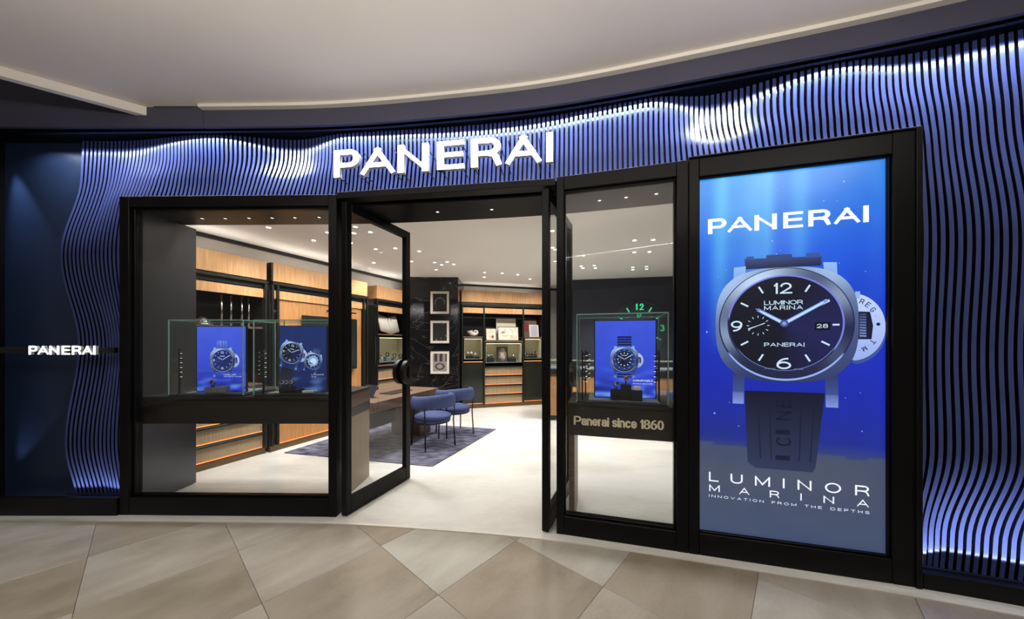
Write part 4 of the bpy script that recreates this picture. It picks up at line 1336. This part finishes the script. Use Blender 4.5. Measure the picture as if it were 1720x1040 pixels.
# low silver dome with brass fittings on the shelf over the left case
dm = empty('silver_dome', on_cab(.10, .11, 1.7205), ca)
MB().lathe([(.085, 0), (.09, .012), (.082, .03), (.07, .055), (.045, .085), (.018, .102), (.001, .106)], n=24).build('dome_body', M['steel'], dm)
MB().lathe([(.095, 0), (.105, .006), (.105, .016), (.095, .02)], n=24, cap=False).build('base_ring', M['steel'], dm)
for q in (0.4, 2.7, 4.2, 5.6):
    MB().lathe([(.012, 0), (.016, .012), (.016, .03), (.008, .04)], (.088 * math.cos(q), .088 * math.sin(q), .012), 10).build('fitting', M['gold'], dm)
tag(dm, 'low silver dome with brass fittings on the shelf above the left case', 'ornament')

# lit picture frame and bar lamp on the tall oak panel
fr = empty('light_box', on_cab(1.20, -.10, 1.06), ca)
MB().box(0, .95, 0, .055, 0, .86, .003).build('box_frame', M['green_metal'], fr)
MB().box(.03, .92, -.004, -.0005, .03, .83, .001).build('face_panel', M['smoked'], fr)
MB().box(.04, .91, .056, .066, .80, .845).build('led_line', M['amber_led'], fr)
tag(fr, 'dark box frame lit from behind on the tall oak panel', 'frame')
bl = empty('picture_lamp', on_cab(1.55, -.10, 2.02), ca)
MB().tube([(0, -.03, 0), (.55, -.03, 0)], .012, 10).build('lamp_bar', M['black'], bl)
for x in (.06, .49): MB().tube([(x, -.03, 0), (x, .068, -.02)], .006, 6).build('lamp_arm', M['black'], bl)
tag(bl, 'black bar lamp above the box frame on the oak panel', 'lamp')

# open book in the third cabinet
bk = empty('open_book', on_cab(3.12, .06, 1.6855), ca)
for s in (-1, 1):
    pts = []
    n = 8
    for i in range(n + 1):
        t = i / n; pts.append((s * (.26 * t), .02 + .07 * t * t + (.012 * math.sin(t * PI))))
    mb = MB(); V = []
    for x, yb in pts:
        for z, dy in ((.0, 0), (.34, .09)):
            V += [(x, dy - .02 + yb * .4 + .0, z + abs(x) * .25), (x, dy + yb * .4, z + abs(x) * .25)]
    F = []
    for i in range(n):
        a = i * 4; b = a + 4
        F += [(a, b, b + 2, a + 2), (a + 1, a + 3, b + 3, b + 1), (a + 2, b + 2, b + 3, a + 3), (a, a + 1, b + 1, b)]
    F += [(0, 2, 3, 1), (n * 4, n * 4 + 1, n * 4 + 3, n * 4 + 2)]
    mb.add(V, F, True); mb.build('page_block', M['paper'], bk)
MB().box(-.03, .03, .05, .10, 0, .05, .003).build('book_rest', M['black'], bk)
tag(bk, 'open white book on a rest in the cabinet left of the marble', 'book')

# things in the lit showcase of the third cabinet
def show_stand(loc, rz, label, w=.09, h=.05, mat='grey_suede', n=1, group=None):
    riser(loc, rz, w, .07, h, mat, label + ' (block)' if False else label, group)


for i, (x, h, w) in enumerate(((2.84, .05, .10), (3.06, .09, .13), (3.26, .06, .12), (3.43, .04, .09))):
    riser(on_cab(x, .10, 1.1425), ca, w, .09, h, 'grey_suede', ['grey suede block far left', 'tallest grey suede block', 'wide grey suede block', 'low grey suede block far right'][i] + ' in the showcase by the marble pier')
    wristwatch(on_cab(x, .10, 1.1430 + h), ca, ['far left watch', 'watch on the tallest block', 'watch on the wide block', 'far right watch'][i] + ' in the showcase by the marble pier', ['steel', 'gold', 'steel', 'gold'][i], 1.3)
bu = empty('watch_bust', on_cab(2.80, .20, 1.1425), ca)
MB().lathe([(.035, 0), (.04, .01), (.018, .03), (.022, .12), (.045, .17), (.05, .21), (.035, .25), (.015, .27)], n=14).build('bust_body', M['grey_suede'], bu)
MB().lathe([(.051, .185), (.054, .19), (.054, .215), (.051, .22)], n=14, cap=False).build('band', M['rubber'], bu)
tag(bu, 'grey display bust with a strap in the showcase by the marble pier', 'bust')

# ------------------------------------------------------------------ the back cabinet
BA = Vector((-1.22, 7.385)); ba = math.atan2(.583, 1.966)
bc = empty('wall_cabinet', (BA.x, BA.y, 0), ba)
tag(bc, 'wide oak topped cabinet with lit showcases on the back wall', 'cabinet')
X = (.085, .590, 1.55, 2.055); BD = .40
MB().box(X[0], X[3], -.01, BD, 0.004, .085, .002).build('toe_kick', M['bronze'], bc)
MB().box(X[0] - .02, X[3] + .02, -.035, BD, 2.45, 2.715, .002).build('oak_fascia', M['oak'], bc)
MB().box(X[0] - .03, X[3] + .03, -.055, .02, 2.385, 2.435, .002).build('metal_rail', M['green_metal'], bc)
for x in X:
    MB().box(x - .016, x + .016, -.045, -.012, .09, 2.383, .002).build('metal_post', M['green_metal'], bc)
MB().box(X[0], X[3], BD - .01, BD - .001, .09, 2.40).build('back_panel', M['black'], bc)
MB().box(X[0], X[0] + .02, -.01, BD - .012, .09, 2.38).build('side_panel', M['dark_wood'], bc)
MB().box(X[3] - .02, X[3], -.01, BD - .012, .09, 2.38).build('side_panel', M['dark_wood'], bc)
for i in range(3):
    a, b = X[i] + .02, X[i + 1] - .02
    MB().box(a, b, -.012, .012, 2.20, 2.325, .001).build('oak_strip', M['oak'], bc)
    zs = (1.045, 1.507, 1.566) if i == 1 else (1.135, 1.612, 1.66)
    showcase(bc, a + .025, b - .025, zs[0], zs[1], .30)
    MB().box(a, b, -.01, BD - .012, zs[2] - .035, zs[2], .002).build('shelf', M['walnut'], bc)
    if i == 1:
        for k in range(4): drawer(bc, a, b, .09 + k * .220, .09 + (k + 1) * .220 - .006)
    else:
        dr = MB().box(a, b, -.005, .015, .10, 1.085, .002).build('cabinet_door', M['smoked'], bc)
        MB().box(a + .01, b - .01, -.014, -.006, 1.068, 1.080).build('led_line', M['amber_led'], dr)
        MB().box(a + .01, b - .01, -.014, -.006, .106, .114).build('led_line', M['amber_led'], dr)


def on_back(x, y, z):
    p = Matrix.Rotation(ba, 3, 'Z') @ Vector((x, y, 0)); return (BA.x + p.x, BA.y + p.y, z)


# nautilus shell
ns_ = empty('nautilus_shell', on_back(.35, .10, 1.662), ba)
pts = []; rad = []
for k in range(34):
    t = k / 33; th = PI * .92 + (1 - t) * 2.5 * PI; R = .014 * math.exp(2.15 * t)
    pts.append((math.cos(th) * R * 1.05 + .05, 0, .13 + math.sin(th) * R * .8)); rad.append(max(.010, R * .60))
zmin = min(p[2] - r for p, r in zip(pts, rad))
mbs = MB().tube([(p[0], p[1], p[2] - zmin) for p in pts], rad, 12, up=Vector((0, 1, 0)))
mbs.build('shell_whorl', M['shell'], ns_)
tag(ns_, 'pearly nautilus shell on the left shelf of the back cabinet', 'shell')


def paper_frame(loc, rz, w, h, label, frame_m, pic_fn, mount=.02, cat='picture', lean=.12, name='framed_picture'):
    e = empty(name, loc, rz)
    e.rotation_euler = (-lean, 0, rz)
    f = .018
    for a, b, c, d in ((0, f, 0, h), (w - f, w, 0, h), (f, w - f, 0, f), (f, w - f, h - f, h)):
        MB().box(a, b, 0, .018, c, d, .002).build('frame_member', M[frame_m], e)
    MB().box(f, w - f, .006, .016, f, h - f).build('mount', M['paper'], e)
    mt = mount
    grid_picture(w - 2 * f - 2 * mt, h - 2 * f - 2 * mt, 14, 16, pic_fn).build('print', M['print'], e, (f + mt, .0055, f + mt))
    return tag(e, label, cat)


def fn_doc(u, v):
    if math.hypot(u - .7, (v - .25)) < .16: return srgb(150, 50, 52)
    if int(v * 12) % 2 and .15 < u < .85: return srgb(190, 182, 160)
    return srgb(222, 214, 190)


def fn_map(u, v):
    n = noise.noise(Vector((u * 5, v * 5, 1)))
    if math.hypot(u - .2, v - .6) < .10: return srgb(170, 60, 60)
    return lerp3(srgb(230, 226, 222), srgb(190, 176, 140), .5 + n)


def fn_land(u, v):
    return lerp3(srgb(196, 190, 164), srgb(228, 222, 196), v) if v > .45 + .1 * noise.noise(Vector((u * 4, 0, 0))) else srgb(150, 148, 128)


def fn_text(u, v):
    return srgb(150, 150, 168) if int(v * 16) % 2 and .1 < u < .9 else srgb(206, 204, 216)


def fn_red(u, v):
    return srgb(120, 36, 44) if u < .6 else srgb(70, 24, 30)


def fn_face(u, v):
    r = math.hypot((u - .55) * 1.2, v - .5)
    return lerp3(srgb(226, 206, 190), srgb(70, 66, 66), r * 2 + .4 * noise.noise(Vector((u * 5, v * 5, 2))))


paper_frame(on_back(.66, .10, 1.5665), ba, .26, .30, 'small framed document with a red seal beside the shell', 'walnut', fn_doc, .015)
paper_frame(on_back(.95, .22, 1.5665), ba, .50, .55, 'tall pale landscape print at the back of the middle shelf', 'paper', fn_land, .0)
paper_frame(on_back(.945, .06, 1.5665), ba, .52, .34, 'wide pale framed map at the front of the middle shelf', 'walnut', fn_map, .02)
bx = empty('archive_box', on_back(1.62, .14, 1.6605), ba)
MB().box(0, .33, 0, .12, 0, .40, .004).build('box_body', M['walnut'], bx); MB().box(.02, .12, -.004, -.0005, .14, .36).build('red_label', plain('red_leather', srgb(120, 34, 42), .6), bx)
tag(bx, 'brown archive box with a red label on the right shelf of the back cabinet', 'box')
paper_frame(on_back(1.745, .07, 1.6605), ba, .24, .30, 'pale sheet of print leaning on the archive box', 'paper', fn_text, .0)
paper_frame(on_back(.93, .10, 1.058), ba, .27, .36, 'portrait photograph in the middle showcase of the back cabinet', 'black', fn_face, .0)
k = 0
for x, zf, h, w, txt in ((.27, 1.148, .07, .17, 'left showcase of the back cabinet, left block'), (.44, 1.148, .05, .11, 'left showcase of the back cabinet, right block'), (.76, 1.058, .10, .18, 'middle showcase, left block'), (1.30, 1.058, .09, .18, 'middle showcase, right block'), (1.69, 1.148, .06, .13, 'right showcase of the back cabinet, left block'), (1.85, 1.148, .08, .15, 'right showcase of the back cabinet, right block')):
    riser(on_back(x, .10, zf), ba, w, .12, h, 'black_fabric', 'dark suede block in the ' + txt)
    for dx in (-.04, .04):
        wristwatch(on_back(x + dx, .10, zf + h + .0005), ba, ('left' if dx < 0 else 'right') + ' watch on the ' + txt, 'gold' if k % 3 == 0 else 'steel', 1.3); k += 1

# ------------------------------------------------------------------ three framed pictures on the marble
def fn_dial(u, v):
    r = math.hypot(u - .5, (v - .5) * 1.25)
    if .30 < r < .36 and v > .4: return srgb(120, 118, 112)
    if r < .24 and (int(math.atan2(v - .5, u - .5) * 4) % 2): return srgb(52, 60, 58)
    return srgb(26, 25, 25)


def fn_dark(u, v):
    n = noise.noise(Vector((u * 6, v * 6, 9)))
    return srgb(110, 108, 104) if (n > .42 and (v < .35 or v > .8)) else srgb(24, 23, 24)


def fn_street(u, v):
    if v > .55: return srgb(46, 40, 40) if int(u * 5 + .5) % 2 else srgb(150, 136, 130)
    r = abs(math.hypot((u - .5), (v - .28) * 1.8) - .28)
    return srgb(40, 36, 36) if r < .06 else srgb(150, 140, 136)


for z, fn, txt in ((2.377, fn_dial, 'top framed black and white picture of a dial on the marble'), (1.747, fn_dark, 'middle framed dark photograph on the marble'), (1.09, fn_street, 'lowest framed street photograph on the marble')):
    e = empty('framed_picture', (-1.765, 6.962, z - .256), 0)
    w, h, f = .43, .512, .014
    for a, b, c, d in ((0, f, 0, h), (w - f, w, 0, h), (f, w - f, 0, f), (f, w - f, h - f, h)):
        MB().box(a, b, 0, .034, c, d, .002).build('frame_member', M['black'], e)
    MB().box(f, w - f, .008, .030, f, h - f).build('mount', M['paper'], e)
    grid_picture(w - 2 * f - .10, h - 2 * f - .10, 24, 28, fn).build('print', M['print'], e, (f + .05, .0075, f + .05))
    tag(e, txt, 'picture')

# ------------------------------------------------------------------ luminous wall dial on the dark wall
wa = math.atan2(6.69 - 7.31, 3.3)
wp = Vector((1.30, 7.31)); wdir = Vector((math.cos(wa), math.sin(wa)))
wc = wp + wdir * 1.475
ck = empty('wall_dial', (wc.x, wc.y, 1.83), wa)
dd = MB().lathe([(.60, 0), (.615, .01), (.615, .02), (.60, .024)], n=48)
dd.v = [(v[0], -v[2] - .004, v[1]) for v in dd.v]
dd.build('dial_disc', M['dark_wall'], ck)
for k in range(12):
    a = PI / 2 - k * PI / 6
    if k in (0, 3, 6, 9): continue
    R0, R1 = .40, .51
    dirv = Vector((math.cos(a), math.sin(a))); nv = Vector((-dirv.y, dirv.x)) * .013
    MB().plate([tuple(dirv * R0 - nv), tuple(dirv * R1 - nv), tuple(dirv * R1 + nv), tuple(dirv * R0 + nv)], -.034, -.030).build('hour_marker', M['lume'], ck)
for chs, cx, cz in (('12', 0, .46), ('3', .47, 0), ('6', 0, -.46), ('9', -.47, 0)):
    w = .09
    for i, ch in enumerate(chs):
        x = cx + (i - (len(chs) - 1) / 2) * .105
        ww = .045 if ch == '1' else w
        glyph_box(MB(), ch, x - ww / 2, x + ww / 2, cz - .07, cz + .07, -.034, .05, .004).build('numeral', M['lume'], ck)
t = logo_line(MB(), -.17, .17, .24, .05, -.030).build('lettering', M['green_metal'], ck); t['kind'] = 'stuff'
tag(ck, 'big dark wall dial with glowing green numerals and hour marks', 'clock')

# ------------------------------------------------------------------ counters on the right
def counter(p, rz, W, label):
    e = empty('watch_counter', (p[0], p[1], 0), rz)
    MB().box(0, W, .02, .58, 0.004, .10).build('plinth', M['black'], e)
    MB().box(0, W, 0, .60, .10, .86, .003).build('oak_front', M['oak_h'], e)
    MB().box(-.01, W + .01, -.02, .61, .86, 1.0, .003).build('dark_drawer', M['dark_wood'], e)
    MB().box(0, W, -.01, .59, 1.0, 1.02).build('lining', M['grey_suede'], e)
    for nm, a, b, c, d, z0, z1 in (('front_pane', 0, W, -.01, -.004, 1.02, 1.16), ('side_pane', 0, .006, -.004, .59, 1.02, 1.16), ('side_pane', W - .006, W, -.004, .59, 1.02, 1.16)):
        MB().box(a, b, c, d, z0, z1).build(nm, M['case_glass'], e)
    MB().box(-.005, W + .005, -.015, .6, 1.16, 1.172).build('glass_top', M['case_glass'], e)
    MB().box(-.006, W + .006, -.018, -.014, 1.158, 1.174).build('glass_edge', M['glass_edge'], e)
    MB().box(.05, W - .05, .55, .56, 1.145, 1.155).build('led_line', M['warm_led'], e)
    return tag(e, label, 'counter')


counter((.60, 6.35), wa, 1.05, 'oak fronted glass counter seen between door and window')
counter((2.05, 6.10), wa, 1.45, 'oak fronted glass counter below the luminous dial')
for i, x in enumerate((.3, .7, 1.1)):
    p = Vector((2.05, 6.10)) + wdir * x + Vector((-wdir.y, wdir.x)) * .25
    wristwatch((p.x, p.y, 1.0205), wa, ['left', 'middle', 'right'][i] + ' watch in the counter below the dial', 'gold', 1.5)


# ------------------------------------------------------------------ desk, rug and chairs
ra = math.atan2(1.708, .687)
rug = MB().prism([(-.966, 3.93), (-.279, 5.638), (-2.42, 6.16), (-3.10, 4.42)], .0045, .016)
tag(rug.build('rug', M['rug']), 'blue grey mottled rug under the desk', 'rug')
da = math.atan2(1.403, .496)
dk = empty('desk', (-1.74, 4.075, .0165), da)   # local x along the desk, y away to the left
DLn, DWd = 1.49, .80
MB().box(0, DLn, 0, DWd, .60, .735, .004).build('desk_top', M['walnut'], dk)
MB().box(DLn - .35, DLn - .05, .12, DWd - .12, 0, .598, .004).build('pedestal', M['walnut'], dk)
MB().box(.60, DLn - .351, DWd - .2, DWd - .17, .2, .598, .002).build('modesty_panel', M['dark_wood'], dk)
tag(dk, 'walnut desk with a thick top beside the blue chairs', 'desk')


def on_desk(x, y, z=.751):
    p = Matrix.Rotation(da, 3, 'Z') @ Vector((x, y, 0)); return (-1.74 + p.x, 4.075 + p.y, z + .001)


tb = empty('tablet', on_desk(.27, .36), -.5)
scr = MB().box(-.12, .12, -.006, .006, 0, .18, .004)
scr.v = [(v[0], v[1] * math.cos(.5) + v[2] * math.sin(.5), max(.002, v[2] * math.cos(.5) - v[1] * math.sin(.5) + .01)) for v in scr.v]
scr.build('tablet_body', M['tablet_glass'], tb)
MB().tube([(0, .10, .0), (0, .06, .10), (0, .03, .05)], .006, 6).build('stand_leg', M['black'], tb)
MB().box(-.06, .06, -.02, .11, 0, .006, .002).build('stand_foot', M['steel'], tb)
tag(tb, 'tablet tilted on a stand at the near end of the desk', 'tablet')
pd = MB().box(-.24, .24, -.12, .12, 0, .010, .003).build('desk_tray', M['dark_wood'], None, on_desk(.85, .34), da)
tag(pd, 'flat dark tray lying on the desk', 'tray')


def make_chair():
    e = empty('armchair')
    MB().lathe([(.20, .40), (.255, .405), (.265, .425), (.258, .445), (.22, .458), (.10, .465), (.001, .466)], n=28, cap=False).build('seat_cushion', M['navy_velvet'], e)
    MB().lathe([(.001, .36), (.235, .36), (.25, .37), (.25, .40), (.20, .402), (.001, .402)], n=28, cap=False).build('seat_base', M['navy_velvet'], e)
    # barrel back: thick curved bolster, open towards +y
    pts = []; rad = []
    n = 26
    for k in range(n + 1):
        q = PI + .55 + (PI - 1.1) * k / n * 1.0
        q = math.radians(165) + math.radians(210) * k / n
        pts.append((.29 * math.cos(q), .27 * math.sin(q), .655 - .012 * math.cos(q * 2)))
        rad.append(.040 * (1 if 0 < k < n else .55))
    MB().tube(pts, rad, 12, False, 2.4).build('backrest', M['navy_velvet'], e)
    for x, y in ((-.20, -.17), (.20, -.17), (-.19, .18), (.19, .18)):
        top = (.62 if y < 0 else .60)
        MB().tube([(x * 1.18, y * 1.28, 0), (x * 1.12, y * 1.12, .38), (x * 1.22, y * 1.15 if y < 0 else y * .45, top)], .0105, 8).build('leg', M['black'], e)
    ring = [(.245 * math.cos(2 * PI * k / 24), .225 * math.sin(2 * PI * k / 24), .352) for k in range(24)]
    MB().tube(ring, .008, 6, True).build('seat_ring', M['black'], e)
    return e


ch = make_chair()
spots = [((-1.15, 4.73), .74, 'blue barrel backed chair nearest the open door'), ((-.95, 5.36), .62, 'blue barrel backed chair at the far end of the desk'), ((2.62, 5.35), .5, 'blue barrel backed chair at the counter below the dial')]
for i, ((x, y), rz, txt) in enumerate(spots):
    o = ch if i == 0 else copy_tree(ch)
    o.location = (x, y, .0205 if i < 2 else .0085); o.rotation_euler = (0, 0, rz)
    tag(o, txt, 'chair', 'blue barrel chairs')


# ------------------------------------------------------------------ lamps
def downlight(loc, power, r=.025, proto=[None], size=1.9, lens='led_lens', label='round white downlight in the shop ceiling', group='round downlights of the shop ceiling', key='a', protos={}):
    if key not in protos:
        e = empty('downlight', loc)
        ring = MB().lathe([(r * 1.02, 0), (r * 1.3, -.003), (r * 1.35, 0.0)], n=20, cap=False)
        ring.build('trim_ring', M['trim_white' if key == 'a' else 'black'], e)
        MB().lathe([(r, -.0015), (r, -.0005)], n=18).build('lamp_lens', M[lens], e)
        protos[key] = e
    else:
        e = copy_tree(protos[key]); e.location = loc
    tag(e, label, 'downlight', group)
    if power > 0:
        d = bpy.data.lights.new('downlight_spot', 'SPOT'); d.energy = power; d.color = (1.0, 0.97, 0.93); d.spot_size = size; d.spot_blend = .8; d.shadow_soft_size = .05
        l = bpy.data.objects.new('downlight_spot', d); COL.objects.link(l); LAMPS.append((l, e))
    return e


LAMPS = []
DLP = 48.0
for x, y in ((-1.92, 3.98), (-1.82, 4.17), (-2.05, 4.21), (-2.29, 4.61), (-1.75, 4.87), (-1.44, 5.03), (-1.367, 5.73), (-1.278, 5.90), (-1.138, 5.69), (-1.054, 5.86), (1.70, 4.50), (1.95, 4.48), (1.92, 5.09), (2.145, 5.06), (1.16, 5.27), (1.28, 6.0), (1.347, 6.16), (1.51, 5.95), (1.584, 6.16), (2.268, 6.09), (2.341, 6.285), (2.505, 6.04), (2.585, 6.235), (.514, 4.124), (.604, 4.841), (-3.0, 4.0), (-2.5, 3.85), (-2.75, 4.5), (-2.45, 5.75), (-.2, 6.6), (-.6, 7.0), (.4, 7.2)):  # the last points in the list are added to even out the shop light
    downlight((x, y, ZC - .0005), DLP)
SOF = [(-3.035, 3.18), (-2.81, 3.18), (-2.57, 3.17), (-2.34, 3.165), (-2.115, 3.16), (-1.873, 3.15), (-.693, 3.02), (-.185, 2.965), (.75, 2.78), (.956, 2.72), (1.181, 2.655)]
for x, y in SOF:
    downlight((x, y, 2.7245), 9.0, r=.013, lens='led_small', label='small recessed lamp in the black soffit behind the shopfront', group='small lamps of the black soffit', key='b', size=1.7)
for l, e in LAMPS:
    l.parent = e; l.location = (0, 0, -.02)


# added to brighten cabinets and ceiling: aimed downlights, and strips on the cabinet tops
def washer(loc, target, power, label):
    e = empty('added_washer', loc)
    MB().lathe([(.023, 0), (.030, -.003), (.032, 0)], n=20, cap=False).build('trim_ring', M['trim_white'], e)
    MB().lathe([(.022, -.0015), (.022, -.0005)], n=18).build('lamp_lens', M['led_lens'], e)
    tag(e, label, 'downlight', 'added washers of the shop ceiling')
    v = Vector(target) - Vector(loc)
    d = bpy.data.lights.new('added_washer_spot', 'SPOT'); d.energy = power; d.color = (1.0, .94, .85); d.spot_size = 1.5; d.spot_blend = .8; d.shadow_soft_size = .05
    l = bpy.data.objects.new('added_washer_spot', d); COL.objects.link(l); l.parent = e; l.location = (0, 0, -.02)
    l.rotation_euler = v.to_track_quat('-Z', 'Y').to_euler()


for sx_ in (.1, .9, 1.7, 2.5, 3.2):
    a = on_cab(sx_, -1.0, ZC - .0005); b = on_cab(sx_, 0, 1.9)
    washer(a, b, 60, 'added round downlight aimed at the oak cabinets on the left')
for sx_ in (.4, 1.1, 1.8):
    a = on_back(sx_, -1.0, ZC - .0005); b = on_back(sx_, 0, 1.7)
    washer(a, b, 55, 'added round downlight aimed at the back cabinet')


def top_strip(loc, rz, L, power, label):  # strip added to lift the wall and ceiling above a cabinet
    o = MB().box(-L / 2, L / 2, -.02, .02, 0, .02, .002).build('added_strip', M['trim_white'], None, loc, rz)
    tag(o, label, 'light strip')
    l = area_light('added_strip_light', (0, 0, .022), (PI, 0, 0), L, .03, power, (1.0, .96, .9), parent=o)


top_strip(on_cab(.17, .2, 2.6105), ca, 1.0, 2, 'added light strip on top of the cabinet behind the left case')
top_strip(on_cab(1.6, .2, 2.6105), ca, 1.5, 3, 'added light strip on top of the tall oak panelled cabinet')
top_strip(on_cab(3.14, .2, 2.6105), ca, .9, 2, 'added light strip on top of the cabinet left of the marble')
top_strip(on_back(1.07, .2, 2.7155), ba, 1.9, 1.6, 'added light strip on top of the back cabinet')
